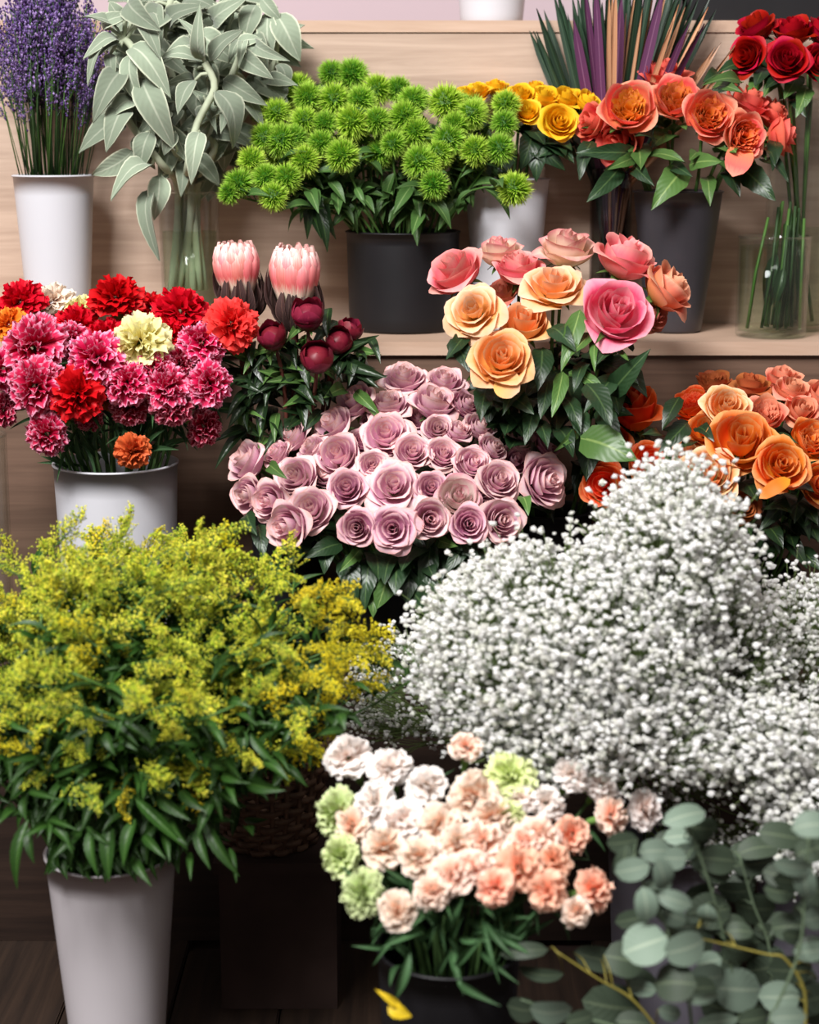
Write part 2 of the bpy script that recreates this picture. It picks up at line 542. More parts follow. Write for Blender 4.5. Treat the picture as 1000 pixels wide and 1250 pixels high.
GSTEM = plain('gypsophila_stem', (112, 132, 78), 0.6, 0.2)
STAT = petal_mat('purple_statice', [(0, (70, 46, 92)), (0.5, (104, 76, 136)), (1, (166, 138, 190))], 0.2, 0.7, 0.2)
BLADE_G = leaf_mat('dark_green_blade', (34, 56, 40), (70, 96, 70), 0.4, 0.5, 0.05, 0.3)
BLADE_P = leaf_mat('purple_blade', (88, 48, 80), (128, 88, 116), 0.3, 0.5, 0.05, 0.25)
BLADE_C = leaf_mat('copper_blade', (190, 140, 104), (220, 178, 140), 0.4, 0.5, 0.05, 0.25)

# ------------------------------------------------------------------ the setting
FRONT2 = 2.27      # front of the middle shelf
Z1, Z2, Z3 = 1.165, 0.737, 0.33
m = MB()
m.box(-3, 3, 2.95, 3.05, 0, 2.9)
put('wall_back', m.mesh('wall_back', False), WALL)['kind'] = 'structure'
m = MB()
m.box(-3, 3, -0.5, 2.95, -0.05, -0.012)
fl = put('floor', m.mesh('floor', False), DARKBOX)
fl['kind'] = 'structure'
plank_m = None
edges = []
x = -0.92
while x < 1.0:
    edges.append(x)
    x += 0.128
for i, x in enumerate(edges):
    off = -0.35 * (i % 3)
    for y0 in (0.2 + off, 1.45 + off):
        m = MB()
        a, b, c = 0.063, 0.62, 0.006
        rows = [[(-a, -b, -c), (a, -b, -c)]]
        m.box(-a, a, -b, b, -c, c - 0.002)
        m.box(-a + 0.002, a - 0.002, -b + 0.002, b - 0.002, c - 0.002, c)
        if plank_m is None:
            plank_m = m.mesh('plank', False)
        put('plank', plank_m, PLANK, fl, Matrix.Translation((x + 0.064, y0 + b, -c + R.uniform(-0.001, 0.0))))

st = thing('display_stand', (0, 2.4, 0), 'stepped oak laminate display stand carrying the rows of flower buckets', 'display stand')


def board(name, mat, *b):
    m = MB()
    cx, cy, cz = (b[0] + b[1]) / 2, (b[2] + b[3]) / 2, (b[4] + b[5]) / 2
    m.box(b[0] - cx, b[1] - cx, b[2] - cy, b[3] - cy, b[4] - cz, b[5] - cz)
    return put(name, m.mesh(name, False), mat, st, Matrix.Translation((cx, cy, cz)))


board('shelf', OAKE, -1.4, 1.4, 2.505, 2.94, Z1 - 0.016, Z1)
board('riser_panel', OAK, -1.4, 1.4, 2.508, 2.528, Z2, Z1 - 0.016)
board('shelf', OAKE, -1.4, 1.4, FRONT2, 2.508, Z2 - 0.018, Z2)
board('riser_panel', OAK_SHADE, -1.4, 1.4, FRONT2 + 0.008, FRONT2 + 0.028, Z3, Z2 - 0.018)
board('shelf', LOW_SHADE, -1.4, 1.4, 2.0, FRONT2 + 0.008, Z3 - 0.018, Z3)
board('riser_panel', LOW_SHADE, -1.4, 1.4, 2.015, 2.035, 0, Z3 - 0.018)


# ------------------------------------------------------------------ containers
class Pot:
    pass


def pot(name, label, cat, mat, px, rim_py, y, wtop, wbot, z0, glass=False, water=0.0, liprim=True):
    """tapered pot whose rim is seen at rim_py with the given pixel widths (rim, foot); stands at z0"""
    c = P(px, rim_py, y)
    k = mpp(c)
    r1, r0, h = wtop * k / 2, wbot * k / 2, c.z - z0
    p = Pot()
    p.c, p.r1, p.r0, p.h, p.z0 = Vector((c.x, y, z0)), r1, r0, h, z0
    t = thing(name, (c.x, y, z0), label, cat)
    p.o = t
    wall = 0.0025 if glass else 0.003
    m = MB()
    pr = [(0.002, 0.001), (r0 * 0.8, 0.0), (r0 - 0.002, 0.001), (r0, 0.004)]
    n = 8
    for i in range(1, n + 1):
        s = i / n
        pr.append((r0 + (r1 - r0) * s, 0.004 + (h - 0.006) * s))
    if liprim and not glass:
        pr += [(r1 + 0.0015, h - 0.003), (r1 + 0.0018, h - 0.001)]
    pr += [(r1 - 0.001, h), (r1 - wall, h - 0.002)]
    for i in range(n - 1, -1, -1):
        s = i / n
        pr.append((r0 - wall + (r1 - r0) * s, 0.008 + (h - 0.012) * s))
    pr.append((0.002, 0.007))
    m.lathe(pr, 56)
    put('wall' if glass else 'body', m.mesh('pot_body'), mat, t, Matrix.Translation((c.x, y, z0)))
    if glass:
        m = MB()
        m.lathe([(r1 - 0.0035, h - 0.0015), (r1 - 0.0008, h + 0.001), (r1 + 0.0012, h), (r1 - 0.0005, h - 0.003), (r1 - 0.0035, h - 0.0015)], 56)
        put('rim', m.mesh('pot_rim'), GLASS, t, Matrix.Translation((c.x, y, z0)))
        if water:
            m = MB()
            rw = r0 + (r1 - r0) * water - wall - 0.0015
            m.lathe([(0.001, 0.0085), (r0 - wall - 0.0015, 0.009), (rw, h * water), (0.001, h * water)], 40)
            put('water', m.mesh('pot_water'), WATER, t, Matrix.Translation((c.x, y, z0)))
    return p


def stem_pts(p, head, axis, n=7, spread=0.97, rng=R):
    """from the pot's foot through its mouth and up to the bloom"""
    d = Vector((head.x - p.c.x, head.y - p.c.y, 0))
    L = d.length
    k = min(1.0, L / (p.r1 * 1.45))
    dn = d / L if L > 1e-6 else Vector((1, 0, 0))
    rim = p.c + Vector((0, 0, p.h)) + dn * (p.r1 - 0.009) * spread * k
    rim += Vector((rng.uniform(-1, 1), rng.uniform(-1, 1), 0)) * p.r1 * 0.12
    r = Vector((rim.x - p.c.x, rim.y - p.c.y, 0))
    if r.length > p.r1 - 0.009:
        r = r.normalized() * (p.r1 - 0.009)
        rim = Vector((p.c.x + r.x, p.c.y + r.y, rim.z))
    foot = p.c + Vector((-dn.x, -dn.y, 0)) * (p.r0 - 0.012) * 0.55 * k + Vector((rng.uniform(-1, 1), rng.uniform(-1, 1), 0)) * p.r0 * 0.25
    foot.z = p.z0 + 0.012
    ax = Vector(axis).normalized()
    up = (rim - foot).normalized()
    D = (head - rim).length
    a = rim + up * D * 0.4
    b = head - ax * D * 0.35
    pts = [foot]
    for i in range(n):
        t = i / (n - 1)
        pts.append(rim * (1 - t) ** 3 + a * 3 * t * (1 - t) ** 2 + b * 3 * t * t * (1 - t) + head * t ** 3)
    return pts


# ------------------------------------------------------------------ leaf shapes
def leaf_mesh(kind, seed):
    rng = random.Random(seed)
    m = MB()
    ns, nt_ = 9, 5
    arch = rng.uniform(0.06, 0.28) * (2.0 if kind == 'felt' else 1)
    side = rng.uniform(-0.08, 0.08)
    fold = {'ovate': 0.16, 'lance': 0.28, 'felt': 0.22, 'round': 0.1, 'strap': 0.3}[kind]
    rows, uvs = [], []
    for i in range(ns):
        s = i / (ns - 1)
        if kind == 'ovate':
            w = math.sin(PI * min(1, s ** 0.78)) ** 0.8 * (1 - 0.28 * s)
            w *= 1 + (0.05 if i % 2 else -0.03)
        elif kind == 'lance':
            w = math.sin(PI * s ** 0.75) ** 0.9
        elif kind == 'felt':
            w = (math.sin(PI * s ** 0.85) ** 0.75) * (1 - 0.15 * s) * 1.05
        elif kind == 'round':
            w = math.sqrt(max(0, 1 - (2 * s - 1) ** 2)) * 1.0
        else:
            w = min(1, 0.5 + s) * (1 - s ** 3)
        w = max(w, 0.03)
        r, u = [], []
        for j in range(nt_):
            t = j / (nt_ - 1) * 2 - 1
            x = t * w * 0.5
            z = arch * math.sin(PI * s) * 0.9 + fold * 0.5 * abs(t) * w * 0.55 - arch * 1.1 * s * s
            if kind in ('felt', 'ovate'):
                z += 0.03 * math.sin(9 * s + t * 2 + seed) * abs(t)
            r.append((x + side * s * s, s * (1 - 0.02 * arch), z))
            u.append((0.5 + t * 0.5, s))
        rows.append(r)
        uvs.append(u)
    m.grid(rows, uvs)
    if kind in ('felt', 'round', 'ovate'):      # underside gives the blade its thickness
        th = {'felt': 0.03, 'round': 0.012, 'ovate': 0.008}[kind]
        m.grid([[(a * 0.985, b, c - th) for a, b, c in r[::-1]] for r in rows], [u[::-1] for u in uvs])
    return m.mesh(kind + '_leaf')


LEAF = {k: [leaf_mesh(k, 11 * i + 3) for i in range(5)] for k in ('ovate', 'lance', 'felt', 'round', 'strap')}


def leaf(parent, p0, p1, width, kind, mat, normal=TOCAM, name='leaf'):
    n = Vector(normal) + Vector((R.uniform(-.3, .3), R.uniform(-.3, .3), R.uniform(-.3, .3)))
    return put(name, R.choice(LEAF[kind]), mat, parent, leaf_frame(p0, p1, width, n))


# ------------------------------------------------------------------ roses
def petal(m, phi, r, h, w, lip, rng, tip=0.1, ns=7, nt_=7, base=0.1, crumple=0.03, lean=0.0, vspan=(0.0, 1.0), rnd=0.4):
    rows, uvs = [], []
    ph1, ph2 = rng.uniform(0, 6), rng.uniform(0, 6)
    cs, sn = math.cos(phi), math.sin(phi)
    for i in range(ns):
        s0 = i / (ns - 1)
        row, u = [], []
        for j in range(nt_):
            t = j / (nt_ - 1) * 2 - 1
            s = s0 * (1 - rnd * s0 * s0 * abs(t) ** 2.3 + tip * 0.5 * (1 - abs(t)) ** 2 * s0)
            rho = base * r + (1 - base) * r * math.sin(min(1.0, s * 1.35) * PI / 2) ** 0.72
            z = h * (s ** 1.1)
            wid = w * 1.06 * math.sin(PI * (0.13 + 0.37 * s0)) ** 0.85 * (1 - 0.10 * s0 ** 4)
            Rc = max(rho, 0.16) * 1.08
            a = t * wid / Rc
            a = max(-2.4, min(2.4, a))
            k = max(0.0, (s - 0.62) / 0.38)
            out = lip * k * k * (1 + 0.5 * t * t)
            zz = z - lip * 0.75 * k ** 3
            rr = rho + out + lean * s * s
            wob = crumple * s0 ** 2 * (math.sin(3.1 * t + ph1) + 0.6 * math.sin(6.3 * t + ph2))
            rr += wob
            zz += wob * 0.6
            rr += lip * 0.35 * abs(t) ** 3 * s0
            x = rr - Rc * (1 - math.cos(a))
            y = Rc * math.sin(a)
            row.append((x * cs - y * sn, x * sn + y * cs, zz))
            u.append((j / (nt_ - 1), vspan[0] + (vspan[1] - vspan[0]) * s0))
        rows.append(row)
        uvs.append(u)
    m.grid(rows, uvs)


GA = PI * (3 - 5 ** 0.5)


def rose_meshes(kind, seed):
    """(heart mesh, [petal meshes], (calyx height)) in a frame whose bloom radius is about 1"""
    rng = random.Random(seed)
    core = MB()
    pet = []
    ph = rng.uniform(0, 6)
    if kind == 'open':
        seq = [(0.06, 1.0, .18, .0), (0.10, 1.01, .24, .01), (0.14, 1.01, .3, .02), (0.19, 1.0, .36, .03), (0.25, .99, .42, .04), (0.31, .97, .46, .05), (0.37, .95, .5, .06),
               (0.43, .93, .54, .07), (0.49, .91, .56, .08), (0.54, .88, .58, .09), (.59, .85, .6, .11)]
        outer = [(.64, .83, .64, .13), (.68, .80, .66, .15), (.71, .77, .68, .17), (.74, .73, .70, .19), (.77, .69, .72, .21), (.79, .64, .72, .23), (.80, .58, .72, .25), (.80, .50, .70, .26), (.78, .42, .66, .28)]
    elif kind == 'wide':
        seq = [(0.06, .80, .18, .0), (0.10, .81, .26, .02), (0.15, .80, .32, .03), (0.21, .79, .38, .05), (0.27, .77, .42, .06), (0.33, .75, .46, .08), (.40, .72, .50, .10), (.46, .69, .54, .12), (.52, .66, .56, .14)]
        outer = [(.57, .62, .6, .17), (.61, .59, .62, .19), (.65, .55, .64, .21), (.69, .51, .66, .23), (.72, .46, .68, .26), (.74, .41, .70, .28), (.76, .36, .70, .30), (.77, .30, .70, .30), (.77, .25, .66, .30), (.75, .2, .62, .3)]
    elif kind == 'bud':
        seq = [(0.08, 1.50, .26, .0), (0.13, 1.51, .36, .01), (0.19, 1.50, .46, .02), (0.26, 1.47, .56, .03), (0.33, 1.43, .66, .04)]
        outer = [(.41, 1.38, .76, .06), (.48, 1.33, .84, .09), (.54, 1.28, .9, .13), (.59, 1.21, .94, .18), (.63, 1.10, .94, .24), (.65, .96, .86, .3)]
    elif kind == 'cup':
        seq = [(0.07, 1.14, .22, .0), (0.11, 1.15, .3, .01), (0.16, 1.15, .38, .02), (0.22, 1.14, .47, .03), (0.29, 1.13, .56, .04), (0.36, 1.11, .64, .05), (.43, 1.09, .72, .06)]
        outer = [(.51, 1.08, .8, .07), (.58, 1.05, .88, .10), (.64, 1.02, .94, .13), (.69, .97, .98, .17), (.73, .90, .98, .22), (.75, .82, .96, .27), (.74, .70, .86, .31), (.70, .56, .74, .32)]
    else:   # garden rose: crumpled quartered heart in a cup
        seq = []
        outer = [(.56, .90, .6, .05), (.61, .93, .62, .05), (.66, .94, .66, .06), (.71, .93, .70, .08), (.75, .90, .72, .09), (.79, .85, .74, .12), (.82, .77, .74, .15), (.84, .66, .74, .18), (.84, .52, .7, .2)]
        for i in range(44):
            r = 0.06 + 0.46 * math.sqrt(i / 44)
            petal(core, ph + i * GA + rng.uniform(-.3, .3), r, 0.80 + rng.uniform(-.06, .06), 0.24, 0.05, rng, crumple=0.06, ns=5, nt_=6)
    for i, (r, h, w, lip) in enumerate(seq):
        petal(core, ph + i * 2.25 + rng.uniform(-.2, .2), r, h + rng.uniform(-.02, .02), w * (1.15 if kind in ('open', 'wide') else 1), lip, rng, crumple=0.015 + 0.025 * i / len(seq), rnd=.22)
    for i, (r, h, w, lip) in enumerate(outer):
        m = MB()
        petal(m, ph + 0.7 + i * 2.3 + rng.uniform(-.2, .2), r, h + rng.uniform(-.04, .04), w * (1.15 if kind in ('open', 'wide') else 1), lip, rng, tip=rng.uniform(0.0, 0.14), crumple=0.042, ns=8, nt_=9, rnd=.25 if kind in ('cup', 'bud') else .33)
        pet.append(m.mesh('rose_petal'))
    return core.mesh('rose_heart'), pet


ROSE = {k: [rose_meshes(k, 31 * i + 5) for i in range(4)] for k in ('open', 'wide', 'bud', 'cup', 'garden')}
m = MB()
for i in range(5):
    a = 2 * PI * i / 5
    rows, uvs = [], []
    for s in (0, .3, .6, .85, 1):
        w = 0.17 * (1 - s) ** 0.6 + 0.005
        rr, z = 0.1 + 0.42 * s + .1 * s * s, 0.02 + 0.14 * s - 0.36 * s * s
        rows.append([(rr * math.cos(a) - t * w * math.sin(a), rr * math.sin(a) + t * w * math.cos(a), z + abs(t) * .04) for t in (-1, 0, 1)])
        uvs.append([(0, s), (.5, s), (1, s)])
    m.grid(rows, uvs)
m.lathe([(.03, -.24), (.13, -.16), (.16, -.05), (.12, .04), (.02, .05)], 8)
CALYX_R = m.mesh('rose_calyx')


def rose(p, px, py, dpx, y, axis, kind, mat, label, group, heart=None, leaves=2, leafmat=None, n_petals=99, cat='flower', stem_mat=None, leaf_len=0.055):
    ax = Vector((axis[0], -axis[1], axis[2])).normalized()
    c = P(px, py, y)
    rad = dpx * mpp(c) / 2
    height = {'open': .5, 'wide': .38, 'bud': .72, 'cup': .62, 'garden': .5}[kind]
    base = c - ax * rad * height * 0.95
    pts = stem_pts(p, base, ax)
    t = thing('rose', pts[0], label, cat, group)
    core, pets = R.choice(ROSE[kind])
    sc = rad / (0.98 if kind in ('open', 'garden', 'wide') else 0.86)
    b = put('bloom', core, heart or mat, t, frame(base, ax, R.uniform(0, 6), sc))
    for q in pets[:n_petals]:
        put('petal', q, mat, b)
    put('calyx', CALYX_R, SEPAL, t, frame(base + ax * 0.02 * sc, ax, R.uniform(0, 6), sc * 0.95))
    m = MB()
    o = pts[0]
    m.tube([q - o for q in pts], 0.0026, 0.0021, 5)
    put('stem', m.mesh('rose_stem'), stem_mat or STEM, t, Matrix.Translation(o))
    for i in range(leaves):
        f = R.uniform(0.35, 0.76)
        k = 1 + f * (len(pts) - 2)
        i0 = int(k)
        q = pts[i0].lerp(pts[min(i0 + 1, len(pts) - 1)], k - i0)
        out = Vector((q.x - p.c.x, (q.y - p.c.y) - 0.06, 0))
        d = out.normalized() + Vector((R.uniform(-.8, .8), R.uniform(-.8, .3), R.uniform(-.6, .5)))
        L = leaf_len * R.uniform(0.75, 1.25)
        leaf(t, q, q + d.normalized() * L, L * R.uniform(.55, .7), 'ovate', leafmat or R.choice((L_ROSE, L_ROSE, L_ROSEL)), Vector((0, -.5, 1)))
    return t


def px_leaf(parent, x0, y0, x1, y1, w, d0, d1, kind, mat, normal=TOCAM, name='leaf'):
    a, b = P(x0, y0, d0), P(x1, y1, d1)
    return leaf(parent, a, b, w * mpp(a), kind, mat, normal, name)


def near(things, px, py):
    """the stem whose bloom is nearest to a leaf's foot"""
    return min(things, key=lambda t: (t[1] - px) ** 2 + (t[2] - py) ** 2)[0]


ORD = ['first', 'second', 'third', 'fourth', 'fifth', 'sixth', 'seventh', 'eighth', 'ninth', 'tenth', 'eleventh', 'twelfth']


def row_labels(pts, rows):
    """place of each bloom: n-th from the left in one of the bunch's rows, counted from the top"""
    names = {1: ['only row'], 4: ['top row', 'second row', 'third row', 'bottom row'], 5: ['top row', 'second row', 'middle row', 'fourth row', 'bottom row'],
             6: ['top row', 'second row', 'third row', 'fourth row', 'fifth row', 'bottom row'], 3: ['top row', 'middle row', 'bottom row'],
             8: ['top row', 'second row', 'third row', 'fourth row', 'fifth row', 'sixth row', 'seventh row', 'bottom row']}[rows]
    order = sorted(range(len(pts)), key=lambda i: pts[i][1])
    res = [None] * len(pts)
    for r in range(rows):
        seg = order[r * len(pts) // rows:(r + 1) * len(pts) // rows]
        seg.sort(key=lambda i: pts[i][0])
        for k, i in enumerate(seg):
            w = 'leftmost' if k == 0 else 'rightmost' if k == len(seg) - 1 else ORD[k] + ' from left'
            res[i] = '%s in the %s' % (w, names[r])
    return res


# ================================================================== middle shelf, left to right
# ---- statice in the tall white pot
pw = pot('flower_pot', 'tall white tapered pot of purple statice at far left of the shelf', 'pot', WHITE, 65, 213, 2.41, 97, 74, Z2)


def statice_meshes(seed):
    rng = random.Random(seed)
    s, f = MB(), MB()
    s.tube([(0, 0, 0), (rng.uniform(-.012, .012), rng.uniform(-.01, .01), .5), (0, 0, 1)], 0.005, 0.0024, 4)
    for i in range(12):
        z0 = rng.uniform(.38, .9)
        a = rng.uniform(0, 2 * PI)
        L = rng.uniform(.07, .17)
        e = (math.cos(a) * L * .34, math.sin(a) * L * .34, z0 + L)
        s.tube([(0, 0, z0), (e[0] * .6, e[1] * .6, z0 + L * .45), e], 0.0028, 0.0018, 3, False)
        for k in range(int(6 + 12 * (z0 - .38))):
            t = rng.uniform(.3, 1.05)
            c = (e[0] * t + rng.gauss(0, .012), e[1] * t + rng.gauss(0, .012), z0 + L * t + rng.gauss(0, .016))
            f.blob(c, rng.uniform(.005, .0105), .35, rng, (0.5, rng.random()), True, (1, 1, 1.3))
    for i in range(46):
        z = rng.uniform(.66, 1.02)
        f.blob((rng.gauss(0, .02), rng.gauss(0, .02), z), rng.uniform(.005, .011), .35, rng, (0.5, rng.random()), True, (1, 1, 1.3))
    return s.mesh('statice_stem'), f.mesh('statice_florets', False)


STA = [statice_meshes(i) for i in range(6)]
for i in range(88):
    a, q = R.uniform(0, 2 * PI), math.sqrt(R.random())
    rim = pw.c + Vector((math.cos(a), math.sin(a), 0)) * q * (pw.r1 - .008)
    foot = pw.c + Vector((math.cos(a), math.sin(a), 0)) * q * (pw.r0 - .014) * .8
    rim.z = pw.z0 + pw.h
    foot.z = pw.z0 + .012
    top_px = 60 + math.cos(a) * q * 80 + R.uniform(-10, 10)
    top = P(top_px, R.uniform(-30, 55) + (40 * q if abs(math.cos(a)) > .5 else 0), 2.41 + math.sin(a) * q * .06)
    zone = 'left' if top_px < 30 else 'right' if top_px > 95 else 'middle'
    t = thing('statice_stem', rim, 'thin green statice stem with tiny purple flowers, %s third of the tall white pot' % zone, 'flower', 'statice stems, %s third' % zone)
    L = (top - rim).length
    s, f = STA[i % 6]
    M = frame(rim, top - rim, R.uniform(0, 6), L)
    put('stem', s, R.choice((STEMD, STEMD, STEM)), t, M)
    stuff(put('florets', f, STAT, t, M))
    m = MB()
    m.tube([foot - rim, Vector((0, 0, 0))], .0012, .0012, 4)
    put('lower_stem', m.mesh('statice_foot'), STEMD, t, Matrix.Translation(rim))

# ---- lamb's ear in the clear glass vase
pl = pot('glass_vase', "clear glass cylinder vase holding the grey lamb's ear stems", 'vase', GLASS, 230, 234, 2.40, 74, 70, Z2, True, .72)


def cr(ox, oy, s):
    return lambda X, Y: (ox + X / s, oy + Y / s)


K = cr(100, 0, 3.472)
lamb_stems = [([(520, 265), (562, 372), (490, 520), (450, 700), (440, 815), (400, 1230)], "lamb's ear stem with a star of leaves facing forward, centre of the vase"),
              ([(180, 165), (215, 205), (262, 320), (380, 600), (450, 800), (470, 1230)], "lamb's ear stem leaning to the upper left beside the statice"),
              ([(380, -10), (345, 180), (420, 450), (465, 800), (430, 1230)], "upright lamb's ear stem whose top leaves the photo's upper edge"),
              ([(690, 190), (620, 360), (500, 640), (470, 800), (500, 1230)], "lamb's ear stem ending in a curled tuft of young leaves"),
              ([(830, 60), (800, 300), (640, 560), (490, 810), (520, 1230)], "lamb's ear stem leaning right with broad drooping leaves near wood panel"),
              ([(150, 440), (230, 560), (340, 700), (410, 815), (380, 1230)], "low lamb's ear stem on the left with bluish wavy leaves"),
              ([(560, 420), (545, 560), (560, 640), (480, 815), (450, 1230)], "lamb's ear stem with a doubled bend behind the star of leaves"),
              ([(640, -20), (600, 300), (520, 600), (480, 810), (410, 1230)], "lamb's ear stem rising at the back of the bunch")]
lamb = []
for k, (pp, lab) in enumerate(lamb_stems):
    pts = []
    for i, (X, Y) in enumerate(pp):
        x, yy = K(X, Y)
        d = 2.40 if Y > 790 else (2.30 if k in (0, 1, 5) else 2.36 if k in (3, 6) else 2.42)
        pts.append(P(x, yy, d + (R.uniform(-.02, .02) if Y > 790 else 0)))
    pts[-1].z = max(pts[-1].z, Z2 + .012)
    t = thing('lambs_ear_stem', pts[-1], lab, 'foliage', "lamb's ear stems in the glass vase")
    fine = []
    for i in range(len(pts) - 1):
        p0, p1, p2, p3 = pts[max(i - 1, 0)], pts[i], pts[i + 1], pts[min(i + 2, len(pts) - 1)]
        for q in range(4):
            u = q / 4
            fine.append(0.5 * ((2 * p1) + (p2 - p0) * u + (2 * p0 - 5 * p1 + 4 * p2 - p3) * u * u + (3 * p1 - p0 - 3 * p2 + p3) * u ** 3))
    fine.append(pts[-1])
    m = MB()
    m.tube([q - pts[-1] for q in fine], .0048, .0056, 7)
    put('stem', m.mesh('lamb_stem'), STEMF, t, Matrix.Translation(pts[-1]))
    lamb.append((t, fine))
lamb_leaves = [(205, 200, 345, 345, 110), (210, 225, 235, 420, 80), (250, 330, 360, 575, 120), (180, 295, 65, 455, 100), (155, 175, 40, 205, 60), (160, 140, 40, 60, 60),
               (150, 170, 25, 290, 50), (165, 200, 55, 225, 40), (120, 230, 130, 320, 50), (505, 265, 325, 235, 60), (540, 260, 650, 130, 70), (510, 250, 490, 80, 60),
               (560, 380, 670, 570, 110), (510, 240, 440, 90, 50), (620, 330, 760, 500, 70), (690, 240, 765, 300, 80), (620, 545, 800, 655, 90), (540, 570, 700, 590, 70),
               (430, 345, 345, 450, 80), (480, 340, 410, 450, 70), (640, 0, 590, 140, 90), (740, 20, 690, 150, 90), (790, 60, 790, 230, 80), (825, 60, 910, 220, 110),
               (830, 270, 870, 360, 70), (860, 370, 830, 440, 60), (790, 340, 875, 345, 60), (350, 50, 260, 120, 110), (200, 0, 280, 100, 100), (490, 60, 600, 60, 60),
               (420, 20, 570, 20, 80), (500, 560, 470, 720, 80), (520, 690, 610, 600, 60), (420, 690, 320, 660, 70), (430, 680, 430, 780, 70), (215, 640, 75, 735, 90),
               (190, 460, 120, 580, 100), (220, 430, 130, 470, 80), (290, 560, 250, 690, 90), (300, 700, 140, 780, 80), (330, 740, 320, 900, 90), (300, 800, 290, 1030, 70),
               (660, 200, 740, 160, 60), (690, 190, 770, 240, 60), (670, 170, 630, 240, 40), (690, 170, 670, 250, 40), (560, 100, 640, 10, 80), (300, 20, 330, 140, 70),
               (90, 120, 180, 60, 60), (610, 100, 560, 200, 60), (330, 180, 420, 290, 80), (600, 340, 740, 420, 80), (700, 80, 640, 180, 80), (740, 180, 820, 240, 60),
               (360, 470, 290, 560, 70), (560, 480, 500, 400, 60), (640, 420, 600, 520, 60), (400, 560, 350, 640, 60), (140, 330, 110, 430, 60), (240, 110, 320, 200, 70),
               (710, 330, 800, 460, 60), (680, 640, 600, 560, 50), (470, 780, 560, 720, 50), (380, 120, 460, 20, 80), (180, 90, 120, 20, 70), (760, -10, 830, 70, 60)]
n_front = len(lamb_leaves)
for i in range(190):
    X0, Y0 = R.uniform(100, 800), R.uniform(-20, 740)
    if (X0 - 450) ** 2 / 350 ** 2 + (Y0 - 230) ** 2 / 500 ** 2 > 1 or (Y0 > 560 and X0 > 600):
        continue
    a = R.uniform(0, 2 * PI)
    ln = R.uniform(90, 170)
    lamb_leaves.append((X0, Y0, X0 + ln * math.cos(a), Y0 + ln * (math.sin(a) * .8 + .25), ln * R.uniform(.5, .65)))
for li, (X0, Y0, X1, Y1, Wd) in enumerate(lamb_leaves):
    back = li >= n_front
    a, b = K(X0, Y0), K(X1, Y1)
    best = None
    for t, fine in lamb:
        for q in fine:
            if q.z < pl.z0 + pl.h - .02:
                continue
            qx, qy = pix(q)
            dd = (qx - a[0]) ** 2 + (qy - a[1]) ** 2
            if best is None or dd < best[0]:
                best = (dd, t, q)
    q = best[2]
    p0 = P(a[0], a[1], q.y + (.06 if back else 0))
    if best[0] ** .5 > 6:
        m = MB()
        m.tube([q - q, (p0 - q) * .6 + Vector((0, 0, .004)), p0 - q], .0026, .0022, 5)
        put('leaf_stalk', m.mesh('lamb_stalk'), STEMF, best[1], Matrix.Translation(q))
    p1 = P(b[0], b[1], p0.y - R.uniform(0.0, .05))
    p1 = p0 + (p1 - p0) * 1.12
    leaf(best[1], p0, p1, Wd / 3.472 * mpp(p0) * (1.25 if back else 1.12), 'felt', L_FELT, (R.uniform(-.4, .4), -1, R.uniform(.1, .8)))

# ---- green dianthus in the black bucket
pb = pot('flower_bucket', 'wide black plastic bucket holding the green pompon dianthus', 'bucket', BLACK, 492, 281, 2.43, 138, 132, Z2)


def pompon(seed):
    rng = random.Random(seed)
    m = MB()
    m.blob((0, 0, 0), .74, .05, rng, (0.5, 0.0))
    N = 1000
    for i in range(N):
        z = 1 - 2 * (i + .5) / N
        if z < -.86:
            continue
        a = i * GA
        r = math.sqrt(1 - z * z)
        d = Vector((r * math.cos(a), r * math.sin(a), z)) + Vector((rng.gauss(0, .07), rng.gauss(0, .07), rng.gauss(0, .07)))
        d.normalize()
        s = d.orthogonal().normalized()
        s = Matrix.Rotation(rng.uniform(0, 6), 3, d) @ s
        L = rng.uniform(.9, 1.08)
        bend = Vector((rng.gauss(0, .08), rng.gauss(0, .08), rng.gauss(0, .08)))
        w = .034
        b = len(m.v)
        c0, c1, c2 = d * .5, d * (.5 + L) * .5 + bend * .4, d * L + bend
        m.v += [tuple(c0 - s * w), tuple(c0 + s * w), tuple(c1 + s * w * .8), tuple(c1 - s * w * .8), tuple(c2)]
        m.uv += [(0, .1), (1, .1), (1, .55), (0, .55), (.5, 1)]
        m.f += [(b, b + 1, b + 2, b + 3), (b + 3, b + 2, b + 4)]
    return m.mesh('pompon', False)


POM = [pompon(i) for i in range(4)]
K = cr(300, 0, 2.5)
dian = [(325, 230, 90), (400, 275, 85), (465, 275, 75), (270, 305, 90), (240, 380, 72), (325, 375, 96), (400, 370, 80), (485, 360, 92), (520, 405, 84), (510, 310, 82),
        (610, 315, 100), (690, 350, 84), (795, 320, 78), (790, 378, 74), (775, 455, 84), (700, 460, 82), (620, 430, 92), (590, 470, 78), (530, 495, 92), (575, 565, 80),
        (295, 475, 92), (180, 490, 82), (125, 545, 82), (85, 600, 78), (62, 545, 80), (18, 490, 76), (110, 430, 92), (180, 370, 78), (95, 345, 78), (160, 270, 84), (262, 225, 74),
        (190, 300, 84), (820, 577, 92), (-20, 560, 80), (60, 420, 80), (230, 440, 76), (350, 310, 84), (640, 385, 80), (-50, 590, 60), (150, 420, 70), (450, 440, 70), (560, 500, 70)]
for i in range(34):
    dian.append((R.uniform(60, 720), R.uniform(300, 500), R.uniform(68, 84)))
lab = row_labels([(a, b) for a, b, c in dian], 8)
